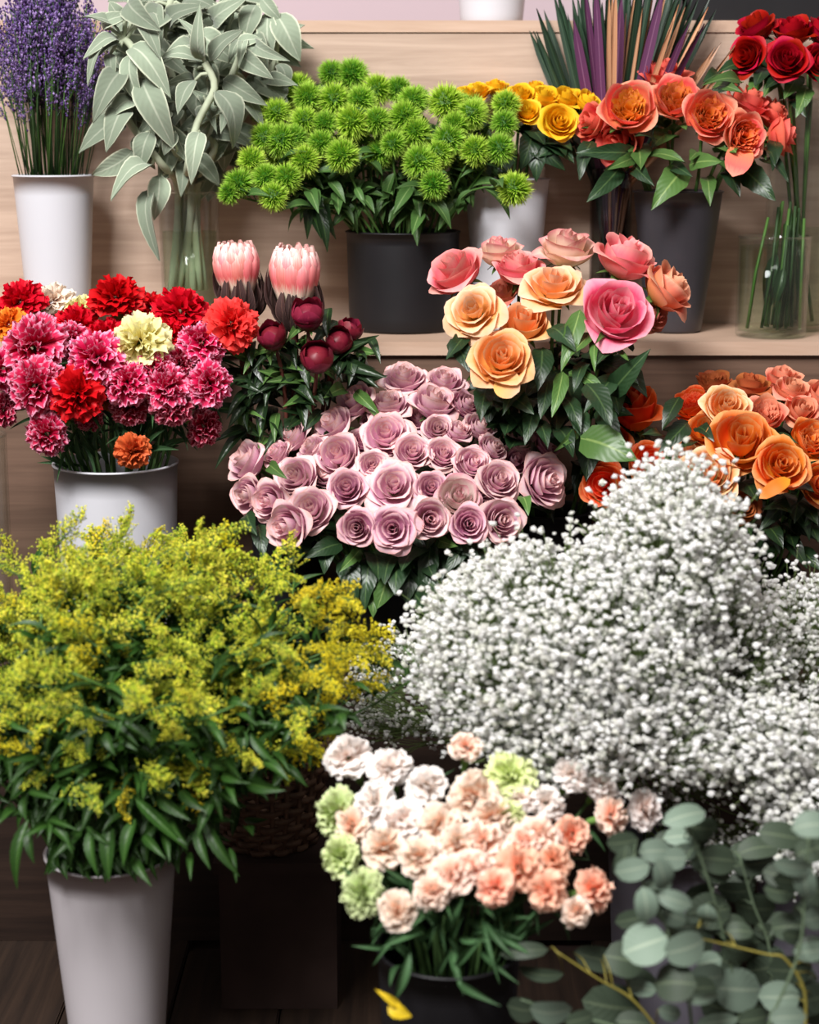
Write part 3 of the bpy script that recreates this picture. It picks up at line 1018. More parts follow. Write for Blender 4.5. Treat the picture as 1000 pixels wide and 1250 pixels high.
for di, ((X, Y, D), lb) in enumerate(zip(dian, lab)):
    x, yy = K(X, Y)
    dx = (x - 480) / 180
    y = 2.40 - .10 * max(0, (yy - 90) / 130) + .05 * (yy < 115)
    if di >= 42:
        y += R.uniform(.03, .07)
    c = P(x, yy, y)
    if X == 820:
        ax = Vector((.9, -.4, -.1)).normalized()
    else:
        ax = Vector((dx * .9, -.45, .8 - .4 * (yy > 190))).normalized()
    rad = D / 2.5 / 2 * mpp(c) * 1.24
    base = c - ax * rad * .8
    pts = stem_pts(pb, base, ax)
    t = thing('dianthus', pts[0], 'bright green pompon dianthus, %s' % lb, 'flower', 'green dianthus in the black bucket')
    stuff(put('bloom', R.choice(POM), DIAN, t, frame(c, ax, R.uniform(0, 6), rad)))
    m = MB()
    m.tube([q - pts[0] for q in pts], .0019, .0016, 5)
    put('stem', m.mesh('dianthus_stem'), STEM, t, Matrix.Translation(pts[0]))
    for i in range(5):
        f = R.uniform(.3, .98)
        k = 1 + f * (len(pts) - 2)
        q = pts[int(k)].lerp(pts[min(int(k) + 1, len(pts) - 1)], k - int(k))
        d = Vector((R.uniform(-1, 1), R.uniform(-1, .2), R.uniform(-.8, .7))).normalized()
        L = R.uniform(.03, .06)
        leaf(t, q, q + d * L, L * .34, 'lance', L_DIAN, Vector((0, -.6, 1)))
    if X in (62, 18, 85, 125):
        for i in range(2):
            q = pts[-3]
            leaf(t, q, q + Vector((R.uniform(-.01, .02), -.015, -.055)), .014, 'lance', L_DARK)

# ---- yellow roses in the white pot behind
py_ = pot('flower_pot', 'white tapered pot of yellow roses behind the pink roses', 'pot', WHITE, 619, 217, 2.44, 103, 72, Z2)
ros = []
for x, yy, d, y, ax, k, where in [(566, 118, 32, 2.43, (-.4, .3, .8), 'cup', 'half hidden at the left end of the row'), (582, 112, 40, 2.46, (-.2, .4, .9), 'open', 'second from left along the back'),
                                  (606, 107, 36, 2.48, (0, .3, 1), 'open', 'highest one at the middle of the back'), (636, 116, 42, 2.42, (0, .6, .8), 'open', 'beside the dark green pompon'),
                                  (643, 137, 34, 2.39, (0, .7, .5), 'cup', 'small one just below the back row'), (664, 121, 40, 2.43, (.1, .5, .8), 'cup', 'fourth from the right along the back'),
                                  (683, 148, 50, 2.36, (.2, .85, .3), 'open', 'front one facing the camera with drooping petal'), (692, 121, 38, 2.43, (.2, .5, .8), 'cup', 'directly above the front facing one'),
                                  (717, 126, 36, 2.42, (.5, .4, .7), 'cup', 'rightmost one touching the coral roses'), (654, 108, 34, 2.47, (.1, .3, .9), 'open', 'back one left of the grass fan')]:
    ros.append((rose(py_, x, yy, d, y, ax, k, YEL, 'small yellow rose, ' + where, 'yellow roses', leaves=3, leafmat=L_ROSE), x, yy))
for q in [(700, 165, 745, 185, 26), (690, 170, 660, 190, 26), (720, 150, 770, 205, 26), (650, 160, 640, 205, 30), (625, 185, 610, 215, 22), (585, 205, 568, 250, 24), (600, 205, 640, 225, 20), (640, 170, 690, 205, 30), (580, 175, 600, 215, 28), (660, 170, 655, 218, 30)]:
    px_leaf(near(ros, q[0], q[1]), *q, 2.40, 2.37, 'ovate', L_ROSE)

# ---- grass fan in its narrow glass vase
pg = pot('glass_vase', 'narrow dark glass vase holding the fan of grass blades', 'vase', GLASSD, 747, 205, 2.46, 52, 48, Z2, True, .6)


def blade_mesh(seed):
    rng = random.Random(seed)
    m = MB()
    rows, uvs = [], []
    bend = rng.uniform(-.05, .05)
    for i in range(8):
        s = i / 7
        w = .5 * (1 - s ** 9) * (.7 + .3 * min(1, s * 3)) + .015
        rows.append([(-w, s, bend * s * s), (0, s, bend * s * s - .006), (w, s, bend * s * s)])
        uvs.append([(0, s), (.5, s), (1, s)])
    m.grid(rows, uvs)
    m.grid([[(a, b, c - .004) for a, b, c in r[::-1]] for r in rows], [u[::-1] for u in uvs])
    return m.mesh('grass_blade')


BLD = [blade_mesh(i) for i in range(6)]


def blades(n, mat, label, group, wpx, x0, x1, ytop, fwd=0.0):
    for i in range(n):
        f = (i + R.uniform(.1, .9)) / n
        tx = x0 + (x1 - x0) * f
        k = abs((tx - 775) / 130)
        ty = ytop + 62 * k ** 2 + R.uniform(-28, 24)
        d = 2.46 - fwd + R.uniform(-.035, .05)
        p1 = P(tx, ty, d)
        rr = max(-1, min(1, (tx - 775) / 125)) * .8
        p0 = pg.c + Vector((rr * (pg.r1 - .006), (-.8 if fwd else R.uniform(-.5, .7)) * .6 * (pg.r1 - .008), pg.h - .03))
        low = pg.c + Vector((-rr * .3 * pg.r0, R.uniform(-.4, .4) * pg.r0, .012))
        zone = 'left' if f < .34 else 'right' if f > .67 else 'middle'
        t = thing('grass_blade', low, label % zone, 'grass', group + ', ' + zone)
        p0 = p0.lerp(p1, .02)
        put('blade', R.choice(BLD), mat, t, leaf_frame(p0, p1, wpx * R.uniform(.75, 1.25) * mpp(p0), (R.uniform(-.7, .7), -1, 0)))
        m = MB()
        m.tube([Vector((0, 0, 0)), p0 - low + (p1 - p0) * .03], .0011, .0013, 4)
        put('stalk', m.mesh('grass_stalk'), mat, t, Matrix.Translation(low))


blades(68, BLADE_G, 'dark green flat grass blade in the %s of the fan behind the coral roses', 'green blades of the grass fan', 8.5, 648, 872, -22)
blades(9, BLADE_P, 'purple flat grass blade among the green ones, %s of the fan', 'purple blades of the grass fan', 11, 682, 868, -8, .055)
blades(19, BLADE_C, 'thin copper coloured blade in the %s of its cluster on the right fan side', 'copper blades of the grass fan', 5.5, 735, 918, 0, .05)

# ---- coral garden roses in the charcoal bucket
pc = pot('flower_bucket', 'tall charcoal plastic bucket holding the coral garden roses', 'bucket', CHAR, 828, 232, 2.40, 108, 68, Z2)
ros = []
for x, yy, d, y, ax, k, mat, hh, where in [
    (813, 96, 54, 2.42, (0, .3, 1), 'cup', CORALR, None, 'coral red rose at the back, top of the coral bunch'),
    (768, 132, 68, 2.32, (-.12, .85, .45), 'garden', CORAL, GOLDC, 'coral rose with a bright yellow heart, left front'),
    (826, 122, 64, 2.35, (-.05, .7, .6), 'garden', CORAL, GOLDO, 'coral rose with dark orange heart at the middle of the bunch'),
    (866, 141, 62, 2.31, (.1, .85, .35), 'garden', CORAL, GOLDO, 'coral rose with crinkled orange heart right of the middle one'),
    (908, 166, 56, 2.30, (.3, .85, .1), 'garden', CORAL, GOLDO, 'coral rose with cup of golden heart, low on the right'),
    (912, 128, 50, 2.37, (.4, .3, .8), 'cup', CORALR, None, 'coral red rose seen from the side, behind the golden cup'),
    (940, 140, 44, 2.39, (.6, .3, .7), 'cup', CORALR, None, 'coral red rose at the upper right of the coral bunch'),
    (952, 166, 46, 2.36, (.9, .2, .1), 'cup', CORALR, None, 'coral red rose turned away to the far right'),
    (724, 150, 42, 2.36, (-.8, .4, .3), 'cup', CORALR, None, 'coral red rose turned left toward the yellow roses'),
    (757, 170, 56, 2.35, (-.3, .5, -.1), 'cup', CORALR, None, 'coral red rose drooping under the yellow hearted one'),
]:
    ros.append((rose(pc, x, yy, d * 1.1, y, ax, k, mat, where, 'coral garden roses', heart=hh, leaves=2, leafmat=L_ROSEL), x, yy))
px_leaf(near(ros, 908, 185), 908, 178, 896, 212, 34, 2.30, 2.27, 'round', CORAL, name='petal')
K = cr(640, 0, 2.778)
for X0, Y0, X1, Y1, Wd, mt in [(545, 570, 440, 695, 105, L_ROSEL), (560, 560, 660, 540, 75, L_ROSEL), (420, 530, 540, 535, 60, L_ROSEL), (330, 560, 225, 680, 80, L_ROSE), (370, 520, 200, 520, 70, L_ROSE),
                               (380, 530, 290, 570, 50, L_ROSEL), (370, 560, 430, 620, 60, L_ROSE), (740, 570, 850, 670, 95, L_ROSE), (620, 600, 630, 680, 60, L_ROSEL), (680, 580, 730, 650, 70, L_ROSE),
                               (800, 500, 860, 540, 60, L_ROSE), (740, 280, 620, 270, 55, L_ROSEL), (640, 300, 730, 300, 50, L_ROSEL), (800, 540, 900, 590, 60, L_ROSE), (440, 470, 390, 450, 50, L_ROSE),
                               (230, 480, 190, 590, 70, L_ROSE), (850, 480, 850, 560, 60, L_ROSE), (500, 560, 560, 590, 50, L_ROSE)]:
    a, b = K(X0, Y0), K(X1, Y1)
    px_leaf(near(ros, *a), a[0], a[1], b[0], b[1], Wd / 2.778, 2.34, 2.29, 'ovate', mt)

# ---- red roses in tall glass
pr = pot('glass_vase', 'tall clear glass vase of red roses at the right edge', 'vase', GLASS, 982, 122, 2.42, 82, 78, Z2, True, .45)
pr2 = pot('glass_vase', 'shorter wide clear glass vase with bare green stems', 'vase', GLASS, 946, 288, 2.335, 88, 86, Z2, True, .9)
ros = []
for x, yy, d, y, ax, k, where in [(924, 36, 50, 2.45, (-.5, .3, .8), 'cup', 'upper left one of the red bunch'), (912, 68, 52, 2.38, (-.6, .7, .2), 'open', 'lowest left one facing forward'),
                                  (968, 40, 52, 2.44, (0, .4, .9), 'cup', 'middle one of the top'), (962, 72, 58, 2.36, (-.1, .8, .4), 'open', 'front one at the middle of the red bunch'),
                                  (1000, 76, 52, 2.37, (.3, .8, .3), 'open', 'front one cut by the right edge'), (1004, 40, 46, 2.44, (.4, .3, .8), 'cup', 'back one cut by the right edge')]:
    ros.append((rose(pr, x, yy, d, y, ax, k, RED, 'deep red rose, ' + where, 'red roses', leaves=1, leafmat=L_ROSE, stem_mat=STEM), x, yy))
for q in [(950, 85, 935, 115, 26), (975, 90, 960, 118, 26), (985, 105, 976, 138, 24), (900, 95, 872, 112, 26), (925, 95, 915, 120, 20), (965, 115, 984, 140, 18), (880, 90, 862, 98, 24), (905, 80, 880, 84, 20)]:
    px_leaf(near(ros, q[0], q[1]), *q, 2.40, 2.36, 'ovate', R.choice((L_ROSE, L_ROSEL)))
for i in range(17):
    a, q = R.uniform(0, 6.28), math.sqrt(R.random())
    f0 = pr2.c + Vector((math.cos(a) * q, math.sin(a) * q, 0)) * (pr2.r0 - .008) + Vector((0, 0, .012))
    f1 = pr2.c + Vector((math.cos(a) * q * .55 * pr2.r1 + .012, math.sin(a) * q * .5 * pr2.r1, pr2.h * R.uniform(1.1, 1.35)))
    o = thing('cut_stem', f0, 'bare green cut stem standing in the shorter wide glass vase', 'stem', 'bare stems in the wide glass vase')
    m = MB()
    m.tube([Vector((0, 0, 0)), (f1 - f0) * .5 + Vector((R.uniform(-.003, .003), 0, 0)), f1 - f0], .0024, .002, 6)
    put('stem', m.mesh('cut_stem'), R.choice((STEM, STEMD)), o, Matrix.Translation(f0))
    if i % 4 == 0:
        leaf(o, f0.lerp(f1, .6), f0.lerp(f1, .2) + Vector((-.008, -.004, 0)), .014, 'lance', L_ROSE)

# ---- things on the top shelf
pot('flower_pot', 'white pot standing alone on the top shelf, its foot in view', 'pot', WHITE, 601, -60, 2.66, 92, 76, Z1)
m = MB()
cx = P(925, 20, 2.64).x
x0, x1 = P(832, 20, 2.56).x, P(1040, 20, 2.56).x
m.box(x0 - cx, x1 - cx, -.10, .10, 0, .012)
for a, b, c, d in ((x0 - cx, x0 - cx + .006, -.10, .10), (x1 - cx - .006, x1 - cx, -.10, .10), (x0 - cx, x1 - cx, -.10, -.094), (x0 - cx, x1 - cx, .094, .10)):
    m.box(a, b, c, d, .012, .09)
tag(put('tray', m.mesh('tray', False), BLACK, None, Matrix.Translation((cx, 2.65, Z1))), 'black plastic tray on the top shelf at the upper right corner', 'tray')


# ================================================================== carnations
def carnation_mesh(seed, n=84, wide=1.0):
    rng = random.Random(seed)
    m = MB()
    for i in range(n):
        f = (i + .5) / n
        th = f ** .56 * 1.95
        ph = i * GA + rng.uniform(-.3, .3)
        d = Vector((math.sin(th) * math.cos(ph), math.sin(th) * math.sin(ph), math.cos(th)))
        e = Vector((math.cos(th) * math.cos(ph), math.cos(th) * math.sin(ph), -math.sin(th)))   # away from the crown
        tw = Matrix.Rotation(rng.uniform(-.7, .7) + (rng.choice((0, 1.57)) if f < .35 else 0), 3, d)
        nrm = tw @ e
        sd = d.cross(nrm)
        L = rng.uniform(.86, 1.06)
        wd = rng.uniform(.27, .38) * (1 - .2 * (f < .25)) * wide
        p1, p2 = rng.uniform(0, 6), rng.uniform(0, 6)
        rows, uvs = [], []
        for s in (.3, .58, .8, .93, 1.0):
            r, u = [], []
            for j in range(9):
                t = j / 4 - 1
                ln = L * s * (1 - .13 * t * t) + (.035 if j % 2 else -.03) * (s == 1.0)
                ruf = (.085 * math.sin(5.2 * t + p1) + .05 * math.sin(9.5 * t + p2)) * s * s
                q = d * (ln - .0) + sd * (t * wd * s ** 1.1) + nrm * (ruf + .16 * s ** 3 * (1 if f > .3 else .4)) - d * .2 * t * t * s
                r.append((q.x, q.y, q.z * .82 + .12))
                u.append((j / 8, s))
            rows.append(r)
            uvs.append(u)
        m.grid(rows, uvs)
    return m.mesh('carnation_bloom')


CARN = [carnation_mesh(i) for i in range(6)]
CARNW = [carnation_mesh(i + 20, 40, 1.5) for i in range(6)]
m = MB()
m.lathe([(.03, -1.5), (.17, -1.46), (.22, -1.2), (.23, -.7), (.27, -.35), (.3, -.05)], 10)
for i in range(5):
    a = i * 2 * PI / 5
    m.tube([(math.cos(a) * .27, math.sin(a) * .27, -.25), (math.cos(a) * .33, math.sin(a) * .33, -.02), (math.cos(a) * .36, math.sin(a) * .36, .04)], .1, .02, 4)
CALYX_C = m.mesh('carnation_calyx')


def carnation(p, px, py, dpx, y, axis, mat, label, group, sq=1.0, leaves=1, meshes=None):
    ax = Vector((axis[0], -axis[1], axis[2])).normalized()
    c = P(px, py, y)
    rad = dpx * mpp(c) / 2
    base = c - ax * rad * .25
    cal = base - ax * rad * 1.1
    pts = stem_pts(p, cal, ax)
    t = thing('carnation', pts[0], label, 'flower', group)
    stuff(put('bloom', R.choice(meshes or CARN), mat, t, frame(base, ax, R.uniform(0, 6), (rad, rad, rad * sq))))
    put('calyx', CALYX_C, CALYX, t, frame(base - ax * rad * .12, ax, R.uniform(0, 6), (rad * .8, rad * .8, rad * .75)))
    m = MB()
    m.tube([q - pts[0] for q in pts], .0021, .0018, 5)
    put('stem', m.mesh('carnation_stem'), STEMC, t, Matrix.Translation(pts[0]))
    for i in range(leaves):
        f = R.uniform(.3, .85)
        k = 1 + f * (len(pts) - 2)
        q = pts[int(k)].lerp(pts[min(int(k) + 1, len(pts) - 1)], k - int(k))
        d = Vector((R.uniform(-.7, .7), R.uniform(-1, 0), R.uniform(-.6, .9))).normalized()
        L = R.uniform(.04, .075)
        leaf(t, q, q + d * L, .006, 'strap', L_CARN, Vector((0, -.6, 1)))
    return t


pk = pot('flower_pot', 'white tapered pot of red and crimson carnations on the lower shelf', 'pot', WHITE, 141, 563, 2.13, 150, 132, Z3)
G = 'red, crimson and yellow carnations'
reds = []
for x, yy, d, y, ax, mat, lb in [
    (65, 366, 52, 2.22, (-.1, .4, .9), C_BLU, 'pale blush carnation in front of the tall white statice pot'),
    (24, 366, 60, 2.17, (-.3, .3, .9), C_RED, 'red carnation at the upper left, above the orange one'),
    (9, 394, 44, 2.12, (-.5, .6, .6), C_ORG, 'orange carnation cut by the left edge of the photo'),
    (100, 376, 40, 2.20, (0, .4, .9), C_YEL, 'small pale yellow carnation half hidden behind red ones'),
    (94, 394, 54, 2.15, (0, .5, .8), C_RED, 'red carnation below the small pale yellow one'),
    (143, 361, 66, 2.16, (.05, .15, 1), C_RED, 'red carnation seen from the side showing its green calyx'),
    (222, 378, 68, 2.16, (.2, .5, .8), C_RED, 'large red carnation at the upper right of the bunch'),
    (186, 374, 44, 2.20, (.1, .3, .9), C_RED, 'red carnation between the side view one and the large one'),
    (206, 406, 48, 2.14, (.1, .7, .6), C_RED, 'red carnation right of the big pale yellow one'),
    (285, 395, 64, 2.08, (.5, .7, .5), C_COR, 'coral red carnation beside the proteas, rightmost of the bunch'),
    (40, 421, 76, 2.06, (-.25, .75, .5), C_VAR, 'largest crimson carnation with white edges, upper left'),
    (117, 436, 68, 2.03, (-.05, .8, .5), C_VAR, 'crimson carnation with white edges left of the big yellow one'),
    (171, 416, 72, 2.05, (0, .8, .55), C_YEL, 'big pale yellow carnation at the middle of the bunch'),
    (248, 416, 56, 2.07, (.3, .5, .8), C_VAR, 'crimson carnation with white edges just below the coral red one'),
    (42, 470, 68, 2.02, (-.3, .8, .2), C_VAR, 'crimson carnation with white edges below the largest one'),
    (93, 480, 64, 2.01, (-.1, .9, .2), C_RED, 'red carnation low at the front left of the bunch'),
    (155, 466, 56, 2.03, (0, .9, .3), C_VAR, 'crimson white edged carnation straight below the big yellow one'),
    (188, 450, 48, 2.04, (.1, .9, .3), C_VAR, 'small crimson white edged carnation right below the yellow one'),
    (220, 443, 44, 2.06, (.2, .8, .4), C_VARD, 'deep crimson carnation under the calyx on the right'),
    (203, 473, 52, 2.03, (.1, .9, .2), C_VAR, 'crimson white edged carnation in the lower right cluster'),
    (257, 469, 54, 2.04, (.5, .8, .1), C_VAR, 'crimson white edged carnation, lowest on the right side'),
    (158, 496, 46, 2.05, (0, .9, 0), C_VARD, 'dark crimson carnation low at the centre, in shade'),
    (210, 494, 52, 2.04, (.15, .9, -.1), C_VARD, 'dark crimson carnation low right, in shade'),
    (251, 522, 46, 2.08, (.8, .5, -.2), C_VARD, 'dark red carnation hanging right beside the pot rim'),
    (55, 530, 52, 2.02, (-.5, .8, -.2), C_VAR, 'crimson white edged carnation hanging low left of the pot'),
    (162, 551, 42, 2.02, (.1, .9, -.1), C_RUST, 'rust orange carnation drooping over the pot rim'),
    (2, 450, 54, 2.07, (-.6, .7, .2), C_VAR, 'crimson white edged carnation cut by the left edge'),
    (2, 500, 40, 2.10, (-.7, .6, 0), C_VARD, 'dark crimson carnation low at the left edge'),
    (130, 405, 42, 2.13, (0, .6, .7), C_RED, 'red carnation left behind the big pale yellow one'),
    (106, 510, 36, 2.06, (-.1, .8, -.3), C_VARD, 'small dark carnation under the front red one'),
    (133, 485, 30, 2.07, (0, .9, 0), C_RUST, 'tiny rust carnation peeping between crimson ones'),
    (84, 414, 46, 2.09, (-.1, .7, .6), C_VAR, 'crimson carnation between the largest one and its neighbour'),
    (180, 398, 44, 2.17, (0, .5, .8), C_RED, 'red carnation behind the big pale yellow one'),
]:
    reds.append((carnation(pk, x, yy, d * 1.12, y, ax, mat, lb, G, leaves=3), x, yy))

for i in range(70):
    a = R.uniform(0, 2 * PI)
    r = pk.r1 * R.uniform(.3, .93)
    p0 = pk.c + Vector((math.cos(a) * r, math.sin(a) * r, pk.h + R.uniform(-.01, .05)))
    ox, oy = pix(p0)
    d = Vector((math.cos(a) * .5 + R.uniform(-.4, .4), math.sin(a) * .4 - .2, R.uniform(.1, 1.2))).normalized()
    leaf(near(reds, ox, oy - 40), p0, p0 + d * R.uniform(.03, .06), R.uniform(.006, .010), 'strap', L_CARN, Vector((0, -1, .4)))

# ---- sliver of a vase at the left edge
pot('glass_vase', 'clear glass vase only just entering at the left edge', 'vase', GLASS, -28, 530, 2.12, 70, 66, Z3, True)

# ================================================================== proteas and peonies
pp = pot('flower_bucket', 'black bucket of proteas and peonies hidden behind mauve roses', 'bucket', BLACK, 352, 590, 2.17, 96, 80, Z3)


def bract_mesh():
    m = MB()
    rows, uvs = [], []
    for s in (0, .2, .4, .6, .78, .9, 1):
        w = .16 * (.45 + .55 * math.sin(PI * min(1, .15 + .62 * s))) * (1 if s < .85 else (1.02 - s) / .17 * .75 + .2)
        rad = .50 + .46 * math.sin(min(1, s * 1.15) * PI / 2) - .42 * max(0, s - .72) ** 1.3 * 2.2
        rows.append([(rad - .08 * t * t, t * w * 1.5, s * 1.9) for t in (-1, -.5, 0, .5, 1)])
        uvs.append([(t / 2 + .5, s) for t in (-1, -.5, 0, .5, 1)])
    m.grid(rows, uvs)
    m.grid([[(a - .05, b * .95, c) for a, b, c in r[::-1]] for r in rows], [u[::-1] for u in uvs])
    return m.mesh('protea_bract')


BR = bract_mesh()
for px, py, w, y, lean, lb in ((289, 330, 60, 2.14, -.05, 'pale pink protea, the left and smaller one'), (360, 338, 66, 2.12, .03, 'pale pink protea, the right and taller one')):
    c = P(px, py, y)
    k = w * mpp(c) / 2 / .96
    ax = Vector((lean, -.1, 1)).normalized()
    base = c - ax * k * 1.1
    pts = stem_pts(pp, base, ax)
    t = thing('protea', pts[0], lb, 'flower')
    for ring, (n, sc, dz) in enumerate(((13, 1.0, 0), (13, .97, .16), (11, .86, .30), (9, .66, .36), (6, .40, .40))):
        for i in range(n):
            a = 2 * PI * (i + .5 * (ring % 2)) / n + R.uniform(-.05, .05)
            put('bract', BR, PROT, t, frame(base, ax, 0, k) @ Matrix.Translation((0, 0, dz - .1 * (ring > 2))) @ Matrix.Rotation(a, 4, 'Z') @ Matrix.Diagonal((sc, 1, 1 + R.uniform(-.03, .03), 1)))
    m = MB()
    m.lathe([(.05, -.15), (.4, -.05), (.56, .15), (.5, .3)], 14)
    put('flower_base', m.mesh('protea_base'), PROT, t, frame(base, ax, 0, k))
    m = MB()
    m.tube([q - pts[0] for q in pts], .005, .005, 7)
    put('stem', m.mesh('protea_stem'), STEMB, t, Matrix.Translation(pts[0]))
    for i in range(17):
        a = i * GA
        z = -.9 + .1 * (i % 5) * 1.3
        p0 = base + ax * k * z + Vector((math.cos(a), math.sin(a), 0)) * k * .42
        L = k * R.uniform(1.35, 1.85)
        p1 = p0 + Vector((math.cos(a) * .42, math.sin(a) * .42, 1)) * L * .95
        leaf(t, p0, p1, k * .48, 'lance', L_PROT, Vector((math.cos(a), math.sin(a), -.3)))


def peony_meshes():
    core, pets = MB(), []
    core.lathe([(.02, -.3), (.55, -.1), (.82, .35), (.72, .8), (.4, 1.08), (.02, 1.15)], 14)
    rng = random.Random(4)
    for i in range(9):
        m = MB()
        petal(m, i * 2.4, .92, 1.15 + rng.uniform(-.12, .1), .75, -.28 if i < 5 else -.1, rng, tip=.05, crumple=.03)
        pets.append(m.mesh('peony_petal'))
    return core.mesh('peony_heart'), pets


PEO = peony_meshes()
ros = []
for x, yy, d, y, ax, lb in ((376, 387, 38, 2.07, (0, .4, .9), 'burgundy peony bud directly below the right protea'), (333, 413, 34, 2.07, (-.2, .5, .8), 'burgundy peony bud at the left, half open'),
                            (413, 418, 32, 2.10, (.2, .6, .6), 'burgundy peony bud at the right, facing forward'), (425, 406, 30, 2.14, (.4, .3, .8), 'burgundy peony bud at the far right behind another'),
                            (387, 439, 38, 2.05, (.05, .7, .6), 'burgundy peony bud, lowest and nearest of the five')):
    a = Vector((ax[0], -ax[1], ax[2])).normalized()
    c = P(x, yy, y)
    rad = d * mpp(c) / 2 * 1.14
    base = c - a * rad * .5
    pts = stem_pts(pp, base, a)
    t = thing('peony', pts[0], lb, 'flower', 'burgundy peony buds')
    b = put('bloom', PEO[0], PEON, t, frame(base, a, R.uniform(0, 6), rad / .95))
    for q in PEO[1]:
        put('petal', q, PEON, b)
    put('calyx', CALYX_R, SEPAL, t, frame(base - a * rad * .1, a, 0, rad * 1.2))
    m = MB()
    m.tube([q - pts[0] for q in pts], .003, .0025, 6)
    put('stem', m.mesh('peony_stem'), STEMB, t, Matrix.Translation(pts[0]))
    ros.append((t, x, yy))
# a closed green-red side bud
K = cr(220, 280, 3.125)
for X0, Y0, X1, Y1, Wd, mt in [(310, 460, 240, 535, 40, L_ROSEL), (485, 580, 335, 575, 45, L_ROSEL), (630, 610, 560, 630, 60, L_ROSEL), (560, 580, 560, 660, 45, L_DARK), (590, 500, 780, 560, 50, L_DARK),
                               (660, 460, 740, 405, 40, L_DARK), (650, 540, 750, 590, 40, L_DARK), (460, 370, 410, 420, 36, L_ROSEL), (600, 350, 500, 440, 46, L_DARK), (570, 300, 560, 400, 44, L_DARK),
                               (370, 490, 460, 535, 40, L_ROSEL), (430, 540, 380, 600, 40, L_DARK), (200, 570, 300, 610, 44, L_DARK), (230, 690, 90, 680, 44, L_DARK), (250, 760, 140, 800, 40, L_DARK),
                               (260, 760, 130, 900, 40, L_DARK), (330, 640, 300, 800, 46, L_DARK), (500, 650, 400, 665, 44, L_ROSEL), (480, 700, 390, 690, 40, L_DARK), (440, 620, 480, 760, 50, L_DARK),
                               (370, 700, 360, 800, 40, L_ROSEL), (540, 690, 470, 770, 44, L_DARK), (280, 520, 270, 640, 40, L_DARK), (420, 420, 440, 520, 40, L_DARK), (300, 580, 200, 570, 34, L_DARK),
                               (520, 560, 540, 640, 36, L_DARK), (640, 480, 600, 560, 40, L_DARK), (300, 700, 310, 780, 36, L_ROSEL), (360, 560, 320, 660, 40, L_DARK), (470, 560, 500, 650, 44, L_DARK),
                               (260, 640, 190, 750, 44, L_DARK), (400, 760, 330, 830, 44, L_DARK)]:
    a, b = K(X0, Y0), K(X1, Y1)
    px_leaf(near(ros, *a), a[0], a[1], b[0], b[1], Wd / 3.125, 2.12, 2.08, 'lance', mt)

for i in range(150):
    a = (R.uniform(280, 450), R.uniform(405, 540))
    if a[0] > 400 and a[1] > 480:
        continue
    b = (a[0] + R.uniform(-40, 40), a[1] + R.uniform(-25, 40))
    px_leaf(near(ros, *a), a[0], a[1], b[0], b[1], R.uniform(11, 18), 2.17 - .05 * (i % 2), 2.13 - .05 * (i % 2), 'lance', R.choice((L_DARK, L_DARK, L_DARK, L_ROSEL)), (R.uniform(-.5, .5), -.8, .5))

# ================================================================== mauve roses
pm = pot('flower_bucket', 'black bucket under the bunch of mauve roses', 'bucket', BLACK, 492, 700, 2.10, 150, 120, Z3)
K = cr(260, 420, 2.174)
mv = [(510, 92, 128, 'u', 'open', 0), (618, 100, 112, 'u', 'open', 0), (380, 155, 104, 'l', 'cup', 0), (465, 162, 124, 'u', 'open', 0), (588, 160, 116, 'u', 'cup', 0), (672, 162, 96, 'r', 'open', 1),
      (322, 218, 104, 'l', 'cup', 0), (460, 240, 136, 'f', 'open', 0), (597, 224, 84, 'f', 'open', 0), (652, 236, 70, 'u', 'cup', 0), (710, 222, 96, 'r', 'open', 0), (215, 252, 88, 'l', 'cup', 0),
      (262, 278, 92, 'l', 'open', 0), (334, 297, 112, 'f', 'cup', 0), (170, 292, 88, 'l', 'open', 0), (95, 315, 112, 'l', 'cup', 0), (530, 287, 108, 'f', 'open', 0), (612, 292, 104, 'f', 'open', 0),
      (690, 318, 108, 'f', 'open', 0), (742, 278, 88, 'r', 'open', 0), (425, 322, 90, 'f', 'open', 0), (220, 352, 122, 'f', 'open', 0), (480, 377, 160, 'f', 'wide', 0), (580, 382, 94, 'f', 'open', 1),
      (760, 362, 120, 'f', 'open', 0), (882, 365, 150, 'R', 'open', 0), (815, 258, 76, 'u', 'bud', 2), (886, 268, 84, 'r', 'open', 1), (356, 382, 110, 'f', 'open', 1), (650, 408, 112, 'f', 'cup', 2),
      (96, 402, 96, 'L', 'cup', 0), (152, 418, 98, 'L', 'cup', 0), (260, 438, 130, 'f', 'open', 0), (202, 484, 116, 'L', 'cup', 0), (383, 487, 102, 'd', 'open', 1), (478, 490, 130, 'd', 'wide', 1),
      (575, 464, 98, 'd', 'cup', 0), (680, 478, 104, 'd', 'open', 1), (766, 468, 108, 'd', 'cup', 0), (530, 425, 80, 'd', 'open', 1), (300, 350, 80, 'f', 'cup', 0), (430, 205, 80, 'u', 'open', 1),
      (545, 200, 80, 'u', 'open', 1), (640, 350, 76, 'f', 'open', 1), (720, 420, 90, 'd', 'open', 1), (800, 310, 80, 'f', 'cup', 1), (395, 260, 80, 'f', 'open', 1)]
AXM = {'u': (0, .45, .9), 'l': (-.35, .5, .75), 'r': (.35, .5, .75), 'f': (0, .8, .6), 'd': (0, .97, .22), 'L': (-.35, .9, .25), 'R': (.3, .85, .4)}
lbs = row_labels([(a[0], a[1]) for a in mv], 6)
look = {'open': 'open mauve rose', 'wide': 'full blown mauve rose', 'cup': 'half open mauve rose', 'bud': 'pale pointed mauve rose'}
ros = []
